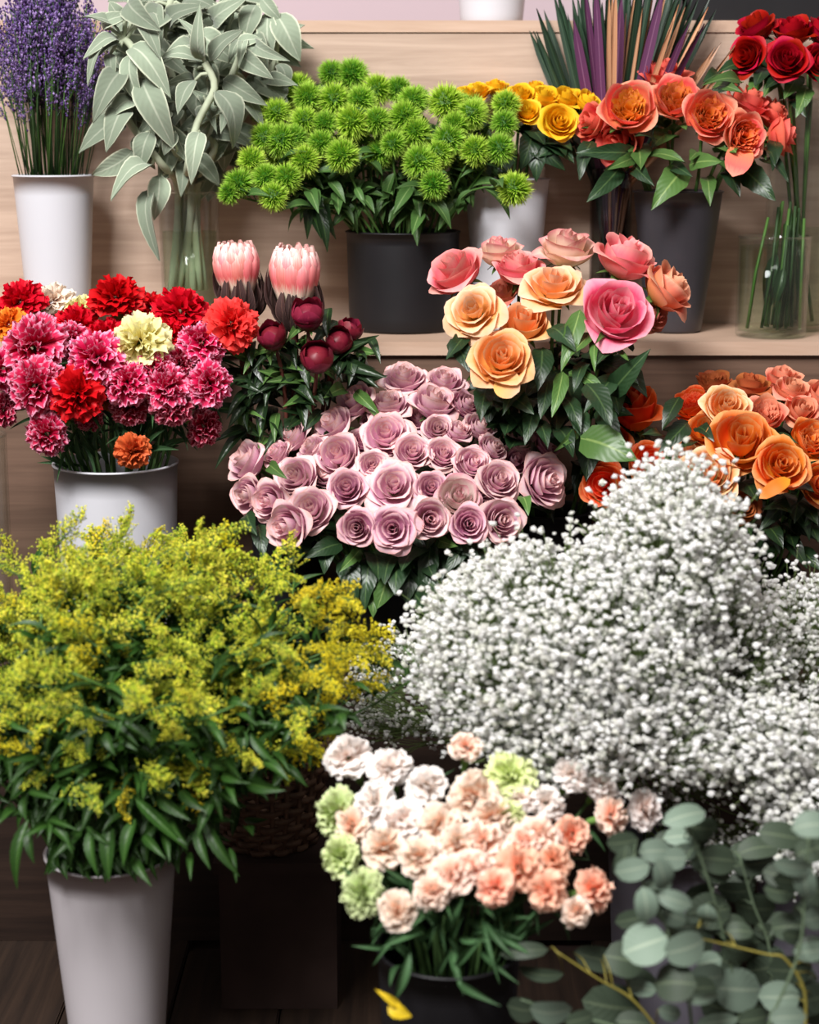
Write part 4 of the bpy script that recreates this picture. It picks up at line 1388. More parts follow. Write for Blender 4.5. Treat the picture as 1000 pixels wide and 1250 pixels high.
for (X, Y, D, a, k, mi), lb in zip(mv, lbs):
    x, yy = K(X, Y)
    f = (yy - 460) / 190
    y = 2.16 - .22 * f + .05 * ((x - 490) / 200) ** 2
    if X in (530, 300, 430, 545, 640, 720, 800, 395) and D in (80, 76, 90) and mi < 2 and (X, Y) not in ((530, 287),):
        y += .03
    ax = AXM[a]
    ax = (ax[0] + (x - 490) / 420 + R.uniform(-.1, .1), ax[1], ax[2] + R.uniform(-.1, .1))
    w = 'deep mauve' if mi == 1 else 'mauve'
    if mi == 2 and k == 'cup':
        l = 'blush and mauve rose'
    else:
        l = look[k].replace('mauve', w) if k != 'bud' else look[k]
    ros.append((rose(pm, x, yy, D / 2.174 * 1.06, y, ax, k, (MAUVE, MAUVED, MAUVEW)[mi], '%s, %s of the mauve bunch' % (l, lb), 'mauve roses', leaves=2, leafmat=L_ROSE), x, yy))
for X0, Y0, X1, Y1, Wd, mt, fr in [(470, 590, 445, 695, 95, L_ROSEL, 0), (420, 640, 430, 715, 60, L_ROSEL, 0), (120, 480, 135, 560, 55, L_ROSE, 0), (580, 520, 560, 700, 60, L_ROSE, 0), (600, 520, 640, 535, 40, L_ROSEL, 0),
                                   (390, 545, 340, 600, 36, L_ROSEL, 0), (545, 560, 600, 660, 60, L_ROSE, 0), (690, 520, 620, 600, 60, L_ROSE, 0), (300, 530, 300, 600, 60, L_ROSE, 0), (820, 405, 840, 440, 40, L_ROSEL, 0),
                                   (150, 320, 185, 350, 40, L_ROSEL, 1), (520, 590, 520, 680, 70, L_ROSE, 0), (350, 560, 380, 680, 70, L_ROSE, 0), (250, 520, 200, 580, 60, L_ROSE, 0), (640, 500, 700, 560, 70, L_ROSE, 0),
                                   (740, 520, 720, 590, 60, L_ROSE, 0), (90, 450, 110, 500, 50, L_ROSE, 0), (420, 560, 400, 700, 70, L_ROSE, 0), (500, 600, 580, 720, 80, L_ROSE, 0), (340, 530, 250, 560, 60, L_ROSE, 0)]:
    a, b = K(X0, Y0), K(X1, Y1)
    px_leaf(near(ros, *a), a[0], a[1], b[0], b[1], Wd / 2.174, 2.0, 1.96, 'ovate', mt)

# ================================================================== peach and pink roses
px_ = pot('flower_bucket', 'black bucket of peach and pink roses behind the mauve bunch', 'bucket', BLACK, 668, 620, 2.17, 110, 92, Z3)
ros = []
for x, yy, d, y, ax, k, mat, lb in [
    (557, 333, 64, 2.12, (-.45, .45, .7), 'cup', PINK, 'pink rose, leftmost of the peach and pink bunch'),
    (611, 310, 52, 2.18, (-.1, .25, 1), 'cup', CREAM, 'cream rose with pink edges behind the left pink one'),
    (634, 330, 56, 2.14, (.0, .3, 1), 'cup', PINK, 'pink rose half hidden behind the flat open peach one'),
    (692, 306, 64, 2.15, (.1, .3, 1), 'cup', CREAM, 'cream rose with blush edges at the top middle'),
    (677, 348, 84, 2.08, (.0, .5, .85), 'wide', PEACHP, 'flat open pale peach rose at the centre'),
    (578, 379, 74, 2.04, (-.3, .75, .55), 'wide', PEACHP, 'open peach rose below the leftmost pink one'),
    (640, 397, 58, 2.06, (.0, .6, .8), 'cup', PEACH, 'half open golden peach rose under the flat one'),
    (613, 438, 76, 2.0, (.0, .8, .55), 'open', PEACH, 'orange peach rose with spiral heart, lowest of the bunch'),
    (763, 318, 72, 2.12, (.35, .3, .9), 'cup', PINK, 'tall pink rose bud at the upper right'),
    (752, 384, 80, 2.04, (.15, .75, .55), 'cup', HOT, 'hot pink rose facing forward on the right'),
    (813, 354, 66, 2.10, (.7, .35, .55), 'cup', SALM, 'salmon rose turned right, rightmost of the bunch'),
    (614, 358, 36, 2.14, (-.2, .5, .7), 'cup', TAN, 'small tan rose in shade between peach ones'),
    (798, 386, 36, 2.12, (.4, .5, .0), 'cup', TAN, 'small tan rose drooping below the salmon one')]:
    ros.append((rose(px_, x, yy, d * 1.06, y, ax, k, mat, lb, 'peach and pink roses', leaves=4, leafmat=L_ROSE, leaf_len=.065), x, yy))
px_leaf(near(ros, 613, 455), 605, 462, 634, 476, 36, 1.99, 1.975, 'round', PEACHP, name='petal')
K = cr(500, 270, 2.778)
for X0, Y0, X1, Y1, Wd, mt in [(580, 300, 520, 500, 75, L_ROSEL), (620, 380, 550, 450, 50, L_ROSEL), (660, 390, 640, 400, 30, L_ROSEL), (635, 400, 625, 490, 40, L_ROSEL), (520, 510, 490, 655, 60, L_ROSEL), (540, 515, 670, 575, 60, L_ROSEL),
                               (600, 550, 690, 680, 100, L_ROSE), (680, 590, 800, 450, 90, L_ROSE), (430, 680, 470, 750, 70, L_ROSE), (580, 735, 765, 800, 150, L_ROSEL), (650, 740, 745, 775, 50, L_ROSE), (140, 400, 220, 510, 80, L_ROSE),
                               (250, 520, 205, 525, 40, L_ROSEL), (310, 580, 420, 640, 90, L_ROSE), (450, 430, 440, 560, 90, L_ROSE), (470, 540, 450, 660, 70, L_ROSE), (560, 640, 600, 740, 80, L_ROSE), (500, 700, 560, 780, 80, L_ROSE),
                               (700, 420, 640, 470, 60, L_ROSE), (700, 450, 740, 460, 30, L_ROSEL), (600, 480, 560, 560, 60, L_ROSE), (380, 540, 320, 640, 70, L_ROSE), (570, 710, 510, 770, 40, L_ROSEL), (260, 570, 240, 660, 80, L_ROSE),
                               (640, 640, 720, 760, 80, L_ROSE), (530, 600, 580, 700, 70, L_ROSE), (480, 360, 560, 420, 80, L_ROSE), (200, 380, 130, 460, 60, L_ROSE), (420, 640, 400, 740, 70, L_ROSE), (700, 520, 600, 640, 80, L_ROSE)]:
    a, b = K(X0, Y0), K(X1, Y1)
    front = 2.0 if Wd < 95 else 1.94
    px_leaf(near(ros, *a), a[0], a[1], b[0], b[1], Wd / 2.778, front + .05, front, 'ovate', mt, (0, -.8, .6))

for i in range(60):
    a = (R.uniform(590, 770), R.uniform(420, 620))
    if a[0] - 590 < (a[1] - 560) * .8:
        continue
    b = (a[0] + R.uniform(-36, 36), a[1] + R.uniform(-10, 44))
    px_leaf(near(ros, *a), a[0], a[1], b[0], b[1], R.uniform(20, 30), 2.14, 2.10, 'ovate', R.choice((L_ROSE, L_DARK)), (R.uniform(-.5, .5), -.8, .5))

# ================================================================== orange roses
po = pot('flower_bucket', 'black bucket of orange roses at the right of the lower shelf', 'bucket', BLACK, 900, 690, 2.13, 150, 120, Z3)
ros = []
for x, yy, d, y, ax, k, mat, lb in [
    (776, 504, 64, 2.13, (-.1, .4, .9), 'bud', ORGR, 'flame orange pointed rose below the dark leaves, left end'),
    (754, 522, 44, 2.16, (-.5, .4, .6), 'cup', ORGR, 'flame orange rose behind the pointed one at left'),
    (750, 540, 38, 2.12, (-.4, .6, .3), 'cup', ORGR, 'small flame orange rose above the big glossy leaf'),
    (793, 564, 50, 2.08, (0, .8, .4), 'open', ORGR, 'flame orange rose right beside the big glossy leaf'),
    (845, 494, 50, 2.13, (-.3, .5, .8), 'garden', ORGR, 'frilly red orange rose left of the apricot spiral one'),
    (871, 467, 46, 2.19, (-.1, .3, .95), 'garden', ORGB, 'faded brownish orange rose at the top left'),
    (888, 496, 56, 2.08, (0, .75, .6), 'open', ORGP, 'apricot rose with pale spiral heart near the top'),
    (917, 473, 42, 2.16, (.0, .25, 1), 'cup', ORGB, 'faded reddish rose bud in the middle of the top'),
    (934, 507, 52, 2.10, (0, .6, .7), 'garden', ORGC, 'coral orange ruffled rose right of the apricot spiral'),
    (956, 465, 42, 2.19, (.1, .3, .95), 'cup', ORGC, 'coral orange rose highest at the right'),
    (966, 479, 42, 2.14, (.2, .4, .9), 'cup', ORGC, 'coral red rose just below the highest right one'),
    (905, 541, 76, 2.02, (-.1, .7, .65), 'cup', ORG, 'big bright orange rose at the centre of the bunch'),
    (954, 568, 68, 1.98, (.05, .85, .45), 'open', ORG, 'bright orange rose with spiral heart at the front right'),
    (990, 538, 56, 2.05, (.2, .7, .6), 'garden', ORG, 'orange crinkled rose at the right edge'),
    (864, 580, 76, 2.0, (-.1, .7, .6), 'open', ORGP, 'apricot orange rose partly behind the white gypsophila tip'),
    (834, 555, 40, 2.08, (-.3, .7, .5), 'open', ORGP, 'small apricot rose beside the flame orange one'),
    (978, 503, 42, 2.11, (.2, .6, .7), 'cup', ORGC, 'coral orange rose above the crinkled one at right edge'),
    (1001, 486, 46, 2.15, (.3, .5, .8), 'cup', ORGC, 'coral red rose cut by the right edge'),
    (998, 590, 48, 2.02, (.3, .8, .2), 'cup', ORG, 'orange rose low at the right edge'),
    (908, 618, 36, 2.02, (0, .8, .1), 'cup', ORGB, 'small dull orange rose in shade under the bunch'),
    (738, 592, 56, 2.06, (-.3, .8, .2), 'open', ORGR, 'flame orange rose in shade under the big glossy leaf'),
    (862, 525, 44, 2.09, (-.2, .6, .6), 'cup', ORG, 'orange rose below the frilly red orange one'),
]:
    ros.append((rose(po, x, yy, d * 1.08, y, ax, k, mat, lb, 'orange roses', heart=None, leaves=3, leafmat=L_DARK, leaf_len=.06), x, yy))
px_leaf(near(ros, 950, 600), 965, 585, 928, 606, 18, 1.955, 1.945, 'round', ORG, name='petal')
K = cr(660, 420, 2.941)
for X0, Y0, X1, Y1, Wd, mt in [(530, 280, 440, 380, 80, L_DARK), (560, 300, 620, 330, 60, L_DARK), (890, 580, 980, 690, 75, L_ROSE), (820, 590, 720, 660, 60, L_DARK), (840, 720, 700, 780, 80, L_DARK), (900, 700, 880, 640, 60, L_DARK),
                               (500, 190, 440, 300, 70, L_DARK), (960, 500, 930, 560, 40, L_DARK), (820, 620, 860, 740, 70, L_DARK), (950, 640, 1000, 700, 60, L_DARK), (780, 560, 720, 600, 40, L_DARK), (560, 350, 500, 370, 50, L_DARK),
                               (850, 330, 915, 345, 26, L_ROSE), (920, 740, 1000, 800, 80, L_DARK), (760, 640, 790, 740, 70, L_DARK), (990, 600, 960, 640, 60, L_DARK), (440, 330, 370, 320, 40, L_DARK), (880, 560, 800, 660, 70, L_DARK),
                               (430, 340, 470, 440, 50, L_DARK), (700, 700, 680, 800, 70, L_DARK), (870, 680, 960, 790, 70, L_DARK)]:
    a, b = K(X0, Y0), K(X1, Y1)
    px_leaf(near(ros, *a), a[0], a[1], b[0], b[1], Wd / 2.941, 2.05, 2.01, 'ovate', mt, (0, -.7, .7))

# ================================================================== goldenrod in the white pot
pgd = pot('flower_pot', 'tall white tapered pot of goldenrod standing on the floor', 'pot', WHITE2, 135, 1036, 1.72, 158, 112, 0.0)


def plume_meshes(seed, open_=False):
    """an arching plume: side branchlets carrying rows of tiny florets"""
    rng = random.Random(seed)
    f, s = MB(), MB()
    n = 15
    L = 1.0
    axis = [Vector((0.30 * (i / n) ** 2, 0, L * i / n * (1 - .12 * (i / n)))) for i in range(n + 1)]
    s.tube(axis, .011, .005, 4)
    for i in range(2, n + 1):
        for k in range(4):
            a = rng.uniform(-1.9, 1.9)
            ln = (.36 * (1 - i / (n + 3)) + .06) * rng.uniform(.6, 1.2)
            d = Vector((math.cos(a), math.sin(a), .55)).normalized()
            e = axis[i] + d * ln + Vector((.05, 0, -.05 * ln))
            s.tube([axis[i], axis[i] + d * ln * .5, e], .005, .004, 3, False)
            m_ = int(3 + ln * 10)
            for q in range(m_):
                u = .25 + .8 * q / m_
                c = axis[i].lerp(e, u) + Vector((rng.gauss(0, .018), rng.gauss(0, .018), .022 + rng.gauss(0, .01)))
                f.blob(c, rng.uniform(.012, .023), .25, rng, (.5, rng.random()), True)
    return f.mesh('plume_florets', False), s.mesh('plume_stalk')


PLU = [plume_meshes(i) for i in range(6)]
GLEAF = LEAF['lance']
CG = P(165, 860, 1.74)           # heart of the dome
sprays = []
i = 0
tries = 0
while i < 285 and tries < 4000:
    tries += 1
    # direction over the upper and front half of the dome
    u = R.uniform(-1, 1)
    v = R.uniform(-.42, 1)
    rr = math.sqrt(max(0, 1 - v * v))
    th = R.uniform(0, 2 * PI)
    d = Vector((math.cos(th) * rr, math.sin(th) * rr, v))
    if d.y > .35 and d.z < .75:
        continue
    q = R.uniform(.62, 1.0) if d.z > -.1 else R.uniform(.75, 1.0)
    p = CG + Vector((d.x * .245, d.y * .20, d.z * (.205 if d.z > 0 else .14))) * q
    sx, sy = pix(p)
    if sx < -45 or sx > 470 or sy < 640 + .0011 * (sx - 165) ** 2:
        continue
    if sy > 985 or (sy > 865 and R.random() < .8) or (d.y > 0 and d.z < .6):
        continue
    sprays.append((p, d))
    i += 1
for sx, sy, y in [(165, 652, 1.78), (120, 668, 1.76), (60, 650, 1.80), (215, 655, 1.80), (270, 655, 1.78), (10, 665, 1.78), (300, 665, 1.74), (350, 690, 1.72), (400, 705, 1.70), (425, 720, 1.68), (440, 770, 1.70), (470, 790, 1.72),
                  (405, 815, 1.60), (410, 830, 1.60), (320, 920, 1.56), (360, 870, 1.56), (105, 960, 1.54), (180, 955, 1.53), (390, 900, 1.62), (385, 925, 1.66), (455, 840, 1.70), (335, 845, 1.55), (210, 905, 1.52), (245, 855, 1.52), (150, 840, 1.50), (60, 860, 1.52), (30, 815, 1.52), (440, 800, 1.66), (460, 785, 1.7), (345, 700, 1.70), (370, 715, 1.70), (385, 735, 1.66), (410, 750, 1.68), (360, 745, 1.64), (395, 775, 1.64), (425, 790, 1.66), (375, 800, 1.62), (435, 820, 1.68), (415, 860, 1.64), (350, 780, 1.60), (400, 735, 1.72), (430, 760, 1.72), (445, 795, 1.72), (420, 885, 1.68), (330, 690, 1.74), (355, 670, 1.78)]:
    p = P(sx, sy, y)
    d = (p - CG)
    sprays.append((p, Vector((d.x / .24, d.y / .2, d.z / .2)).normalized()))
for k, (p, d) in enumerate(sprays):
    h1 = Vector((R.gauss(0, 1), R.gauss(0, .7), 0))
    ax = (d * .5 + h1 * .6 + Vector((0, -.15, .12))).normalized()
    if d.z < .2:
        ax = (d * .9 + h1 * .25 + Vector((0, -.1, .2 - .35 * (d.z < -.15)))).normalized()
    L = R.uniform(.045, .075)
    base = p - ax * L * .7
    pts = stem_pts(pgd, base, ax, 6)
    sx, sy = pix(p)
    bright = (sx > 370 and sy > 690) or R.random() < .10
    zone = ('upper ' if sy < 730 else 'lower ' if sy > 840 else 'middle ') + ('left' if sx < 140 else 'right' if sx > 300 else 'centre')
    lb = ('goldenrod spray of open bright yellow florets, %s of the dome in the white pot' if bright else 'goldenrod spray of small yellow green florets, %s of the dome in the white pot') % zone
    t = thing('goldenrod_spray', pts[0], lb, 'flower', ('bright goldenrod sprays, ' if bright else 'goldenrod sprays, ') + zone)
    f, s = PLU[k % 6]
    M = frame(base, ax, R.uniform(0, 6), L)
    stuff(put('florets', f, GOLDY if bright else GOLDF, t, M))
    put('plume_stalk', s, STEM, t, M)
    m = MB()
    m.tube([q - pts[0] for q in pts], .0016, .0012, 4)
    put('stem', m.mesh('goldenrod_stem'), STEM, t, Matrix.Translation(pts[0]))
    nl = 9 if d.z < .3 else 7
    for i in range(nl):
        f_ = R.uniform(.5, 1.0)
        q = pts[1 + int(f_ * (len(pts) - 2))] + ax * R.uniform(0, .4) * L
        dd = (Vector((R.uniform(-1, 1), R.uniform(-1, .4), R.uniform(-.7, .6))) + d * .7).normalized()
        Lf = R.uniform(.03, .055)
        leaf(t, q, q + dd * Lf, Lf * .2, 'lance', L_GOLD, Vector((0, -.4, 1)))
    sprays[k] = (t, sx, sy)
K = cr(0, 800, 2.0)
for X0, Y0, X1, Y1, Wd in [(70, 400, 30, 570, 40), (120, 410, 60, 440, 24), (120, 400, 180, 420, 22), (225, 420, 230, 535, 36), (270, 410, 262, 550, 48), (330, 400, 295, 510, 40), (325, 490, 365, 560, 32), (330, 350, 455, 470, 36),
                           (380, 340, 460, 400, 40), (500, 400, 580, 540, 40), (560, 470, 578, 550, 20), (480, 420, 510, 520, 34), (465, 480, 465, 545, 20), (600, 310, 690, 330, 40), (640, 260, 700, 295, 36), (560, 310, 575, 360, 24),
                           (400, 430, 415, 500, 24), (130, 290, 200, 265, 26), (70, 330, 140, 350, 24), (300, 330, 250, 370, 28), (160, 400, 170, 480, 26), (120, 400, 120, 455, 20), (40, 380, 0, 400, 30), (440, 330, 500, 380, 36),
                           (520, 350, 480, 440, 34), (200, 430, 130, 490, 34), (240, 330, 200, 420, 34), (350, 440, 400, 490, 30), (20, 150, 75, 190, 24), (540, 290, 600, 310, 28), (420, 400, 450, 460, 30), (90, 240, 20, 260, 30), (360, 300, 420, 340, 30)]:
    a, b = K(X0, Y0), K(X1, Y1)
    px_leaf(near(sprays, *a), a[0], a[1], b[0], b[1], Wd / 2.0 * .8, 1.58, 1.55, 'lance', L_GOLD, (0, -.9, .4))
for i in range(430):
    a = (R.uniform(-25, 440), R.uniform(835, 1015))
    if a[0] > 300 and a[1] > 960 - (a[0] - 300) * .4:
        continue
    b = (a[0] + R.uniform(-34, 34), a[1] + R.uniform(-6, 44))
    dd = R.uniform(1.57, 1.80) if a[1] > 860 else R.uniform(1.62, 1.86)
    px_leaf(near(sprays, *a), a[0], a[1], b[0], b[1], R.uniform(8, 13), dd, dd - .02, 'lance', L_GOLD, (R.uniform(-.5, .5), -.8, .5))

for i in range(80):
    a = (R.uniform(62, 214), R.uniform(985, 1045))
    b = (a[0] + R.uniform(-22, 22), a[1] + R.uniform(18, 50))
    if b[1] > 1078:
        continue
    px_leaf(near(sprays, *a), a[0], a[1], b[0], b[1], R.uniform(9, 17), 1.66 + R.uniform(-.02, .1) * (a[1] < 1020), 1.635, 'lance', L_GOLD, (R.uniform(-.5, .5), -.9, .2))

# ================================================================== basket on its dark box
bx = P(330, 1040, 1.90)
m = MB()
m.box(-.068, .068, -.066, .066, 0, .172)
m.box(-.074, .074, -.072, .072, .172, .186)
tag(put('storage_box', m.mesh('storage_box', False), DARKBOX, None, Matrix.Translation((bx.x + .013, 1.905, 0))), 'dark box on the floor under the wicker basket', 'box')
bk = thing('wicker_basket', (bx.x, 1.905, .186), 'dark round wicker basket in the shade under the goldenrod', 'basket')
bz, h = .186, .115
rb, rt = .052, .069
for i in range(12):
    z = .004 + h * i / 11
    r = rb + (rt - rb) * (i / 11) ** .7
    m = MB()
    n = 48
    m.tube([(math.cos(2 * PI * k / n) * (r + .0032 * (1 if (k // 2 + i) % 2 else -1)), math.sin(2 * PI * k / n) * (r + .0032 * (1 if (k // 2 + i) % 2 else -1)), z) for k in range(n + 1)], .0042, .0042, 5, False)
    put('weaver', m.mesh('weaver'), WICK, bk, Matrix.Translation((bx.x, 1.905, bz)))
stk = MB()
stk.tube([(rb, 0, .002), (rb + (rt - rb) * .6, 0, h * .45), (rt, 0, h + .004)], .003, .003, 5)
stk = stk.mesh('stake')
for k in range(24):
    put('stake', stk, WICK, bk, Matrix.Translation((bx.x, 1.905, bz)) @ Matrix.Rotation(2 * PI * (k + .5) / 24, 4, 'Z'))
m = MB()
for q in (0, 1):
    m.tube([(math.cos(2 * PI * k / 60) * (rt + .0035 * math.cos(k * .8 + q * PI)), math.sin(2 * PI * k / 60) * (rt + .0035 * math.cos(k * .8 + q * PI)), h + .006 + .003 * math.sin(k * .8 + q * PI)) for k in range(61)], .0045, .0045, 5, False)
put('braided_rim', m.mesh('basket_rim'), WICK, bk, Matrix.Translation((bx.x, 1.905, bz)))
m = MB()
m.lathe([(.001, .0), (rb, .0), (rb, .004), (.001, .004)], 32)
put('base', m.mesh('basket_base'), WICK, bk, Matrix.Translation((bx.x, 1.905, bz)))

# ================================================================== gypsophila
pgy = pot('flower_bucket', 'grey plastic bucket of gypsophila seen between eucalyptus leaves', 'bucket', GREYB, 818, 1026, 1.72, 150, 118, 0.0)
pgy2 = pot('flower_bucket', 'grey bucket at the right edge under the second gypsophila bunch', 'bucket', GREYB, 985, 1040, 1.78, 120, 96, 0.0)


def gyps(name, pt, label, blobs, seed):
    rng = random.Random(seed)
    t = thing(name, pt.c, label, 'flower')
    fm, sm = MB(), MB()
    mouth = pt.c + Vector((0, 0, pt.h + .01))
    org = mouth.copy()
    for (cx, cy, y, rx, ry, dep, n, fr) in blobs:
        c = P(cx, cy, y)
        k = mpp(c)
        RX, RZ = rx * k, ry * k
        hub = c.lerp(mouth, .35)
        tot = 0
        last = None
        while tot < n * 1.4:
            a = rng.uniform(0, 2 * PI)
            v = rng.uniform(-.75, 1)
            h_ = math.sqrt(1 - v * v)
            d = Vector((math.cos(a) * h_, math.sin(a) * h_, v))
            if d.y > .3 and rng.random() < .7:
                continue
            q = rng.uniform(.66, 1.0) ** .6
            s = c + Vector((d.x * RX, d.y * dep, d.z * RZ)) * q
            node = s.lerp(hub, .3)
            if rng.random() < .35:
                sm.tube([hub - org, (hub.lerp(node, .5) + Vector((rng.gauss(0, .01), rng.gauss(0, .01), 0))) - org, node - org], .0009, .0006, 3, False)
            ns = rng.randint(9, 20)
            rad = rng.uniform(.012, .026)
            for _ in range(ns):
                o = Vector((rng.gauss(0, 1), rng.gauss(0, 1), rng.gauss(0, 1) + .35)) * rad * .62
                f = s + o
                sz = rng.uniform(.0024, .0039) * fr if rng.random() < .8 else rng.uniform(.0012, .002)
                p = f - org
                b = len(fm.v)
                fm.blob(p, sz, .42, rng, (.5, rng.uniform(.2, 1)), False, (1, 1, .85))
                if rng.random() < .6:
                    j = node - org
                    sm.tube([j, j.lerp(p, .55) + Vector((rng.gauss(0, .002), rng.gauss(0, .002), -.002)), p], .0004, .0003, 3, False)
            tot += ns
    for _ in range(26):
        a = rng.uniform(0, 2 * PI)
        b = blobs[_ % len(blobs)]
        e = P(b[0], b[1], b[2]).lerp(mouth, .3)
        dd = e - mouth
        r0 = Vector((math.cos(a), math.sin(a), 0)) * (pt.r0 - .012) * rng.random()
        r1 = Vector((math.cos(a), math.sin(a), 0)) * (pt.r1 - .012) * rng.random()
        f0 = pt.c + r0 + Vector((0, 0, .01)) - org
        f1 = pt.c + r1 + Vector((0, 0, pt.h)) - org
        sm.tube([f0, f1, e - org + Vector((rng.gauss(0, .02), rng.gauss(0, .02), rng.gauss(0, .01)))], .0012, .0009, 4, False)
    T = Matrix.Translation(org)
    stuff(put('florets', fm.mesh('gyps_florets', False), GYPS, t, T))
    stuff(put('branches', sm.mesh('gyps_branches'), GSTEM, t, T))


gyps('gypsophila_bunch', pgy, "large cloud of white baby's breath beside the goldenrod",
     [(695, 805, 1.70, 185, 140, .15, 5600, 1.05), (818, 690, 1.74, 86, 120, .12, 2600, 1.1), (600, 790, 1.74, 95, 90, .10, 1000, 1.0), (740, 890, 1.64, 150, 70, .1, 1500, 1.0), (505, 850, 1.86, 70, 80, .06, 700, .8), (870, 790, 1.74, 90, 90, .1, 900, .95)], 1)
gyps('gypsophila_bunch', pgy2, "second cloud of white baby's breath cut by the right edge",
     [(960, 800, 1.82, 110, 90, .10, 2000, .95), (925, 905, 1.66, 100, 55, .09, 1500, 1.1), (985, 1010, 1.60, 55, 70, .06, 600, 1.2), (890, 990, 1.72, 100, 90, .08, 1000, .8)], 2)

# ================================================================== pink carnations in front
pf = pot('flower_bucket', 'black glossy bucket of peach carnations in the foreground', 'bucket', BLACK, 548, 1152, 1.50, 174, 146, 0.0)
G = 'peach, blush and lime carnations'
fronts = []
PC = [(424, 922, 58, C_WHT, 'u', 'blush white carnation, top left of the front bunch'), (474, 935, 54, C_WHT, 'u', 'white carnation just right of the top left one'),
      (569, 910, 42, C_PNK, 'U', 'half open peach carnation standing highest before the gypsophila'), (624, 944, 62, C_GRN, 'u', 'lime green carnation at the top middle'),
      (520, 958, 48, C_WHT, 'f', 'blush white carnation below the tall half open one'), (457, 980, 50, C_WHT, 'f', 'blush white carnation under the two top left ones'),
      (428, 1008, 52, C_PNK, 'l', 'pale pink carnation between two lime green ones'), (490, 1000, 54, C_WHT, 'f', 'white peach carnation at the left of the middle'),
      (410, 992, 62, C_GRN, 'l', 'lime green carnation, upper one on the left side'), (468, 1034, 54, C_PNK, 'f', 'peach pink carnation in the left half of the front'),
      (514, 1046, 52, C_PNK, 'f', 'peach pink carnation left of the centre cluster'), (538, 1006, 54, C_PNK, 'f', 'peach pink carnation at the left of the crown'),
      (580, 972, 64, C_PNK, 'f', 'large blush carnation at the crown of the front bunch'), (603, 997, 54, C_PNK, 'f', 'peach carnation below right of the crown one'),
      (589, 1028, 56, C_PNK, 'f', 'peach carnation in the very middle of the bunch'), (551, 1069, 52, C_PNK, 'd', 'peach carnation low at the middle left'),
      (414, 1046, 54, C_GRN, 'l', 'lime green carnation, middle one on the left side'), (440, 1090, 58, C_GRN, 'l', 'lime green carnation, lowest on the left side'),
      (485, 1113, 48, C_PNK, 'd', 'peach carnation hanging lowest at the left front'), (527, 1090, 44, C_PNK, 'd', 'small peach carnation in shade low left'),
      (606, 1084, 46, C_PCH, 'd', 'deep peach carnation low at the middle'), (635, 1058, 58, C_PCH, 'f', 'deep peach carnation right of the middle, brightest orange'),
      (659, 1020, 50, C_PNK, 'f', 'peach carnation above the deep peach one'), (701, 1018, 48, C_PCH, 'r', 'deep peach carnation at the right with green calyx'),
      (677, 1051, 46, C_PCH, 'f', 'deep peach carnation between two others at right'), (670, 1089, 50, C_PCH, 'd', 'deep peach carnation low on the right'),
      (727, 1086, 52, C_PCH, 'r', 'deep peach carnation at the lower right end'), (749, 996, 48, C_PNK, 'r', 'blush carnation with peach heart, far right'),
      (699, 944, 44, C_WHT, 'u', 'white carnation at the upper right with green calyx'), (668, 978, 46, C_WHT, 'u', 'white carnation right of the lime green top one'),
      (788, 988, 50, C_WHT, 'r', 'white carnation nearest the eucalyptus leaves'), (734, 956, 44, C_WHT, 'u', 'dim white carnation before the gypsophila at right'),
      (622, 994, 36, C_GRN, 'f', 'small lime green carnation peeping beside the crown'), (705, 1114, 38, C_PNK, 'd', 'pale carnation in shade at the lower right'),
      (638, 973, 40, C_WHT, 'u', 'white carnation under the lime green top one'), (575, 1060, 44, C_PNK, 'd', 'peach carnation in the gap below the middle'),
      (640, 1028, 44, C_PNK, 'f', 'peach carnation just left above the deep peach one'), (560, 1030, 50, C_PNK, 'f', 'peach carnation left of the very middle one')]
AXC = {'u': (0, .35, .9), 'U': (.05, .1, 1), 'f': (0, .75, .6), 'l': (-.6, .65, .35), 'd': (0, .85, .2), 'r': (.5, .6, .5)}
for x, yy, d, mat, a, lb in PC:
    ax = AXC[a]
    ax = (ax[0] + (x - 560) / 400, ax[1], ax[2])
    y = 1.56 - .14 * (yy - 910) / 200 + .06 * ((x - 580) / 180) ** 2
    fronts.append((carnation(pf, x, yy, d * 1.1, y, ax, mat, lb, G, sq=1.0, leaves=3, meshes=CARN if mat is C_GRN else CARNW), x, yy))
for i in range(80):
    a = R.uniform(0, 2 * PI)
    r = pf.r1 * R.uniform(.3, .95)
    p0 = pf.c + Vector((math.cos(a) * r, math.sin(a) * r, pf.h + R.uniform(-.01, .06)))
    ox, oy = pix(p0)
    d = Vector((math.cos(a) * .6 + R.uniform(-.4, .4), math.sin(a) * .5 - .2, R.uniform(-.3, 1.1))).normalized()
    leaf(near(fronts, ox, oy - 40), p0, p0 + d * R.uniform(.03, .06), R.uniform(.006, .010), 'strap', L_CARN, Vector((0, -1, .4)))
t = thing('torn_leaf', P(482, 1225, 1.385), 'torn yellow leaf hanging at the left side of the black bucket', 'leaf')
K = cr(360, 860, 2.2727)
for X0, Y0, X1, Y1, Wd in [(296, 840, 226, 793, 24), (258, 838, 324, 864, 48)]:
    a, b = K(X0, Y0), K(X1, Y1)
    px_leaf(t, a[0], a[1], b[0], b[1], Wd / 2.27, 1.385, 1.38, 'ovate', L_YEL, name='lobe')
px_leaf(t, *K(320, 690), *K(275, 830), 12, 1.40, 1.388, 'lance', L_CARN, name='stalk_leaf')

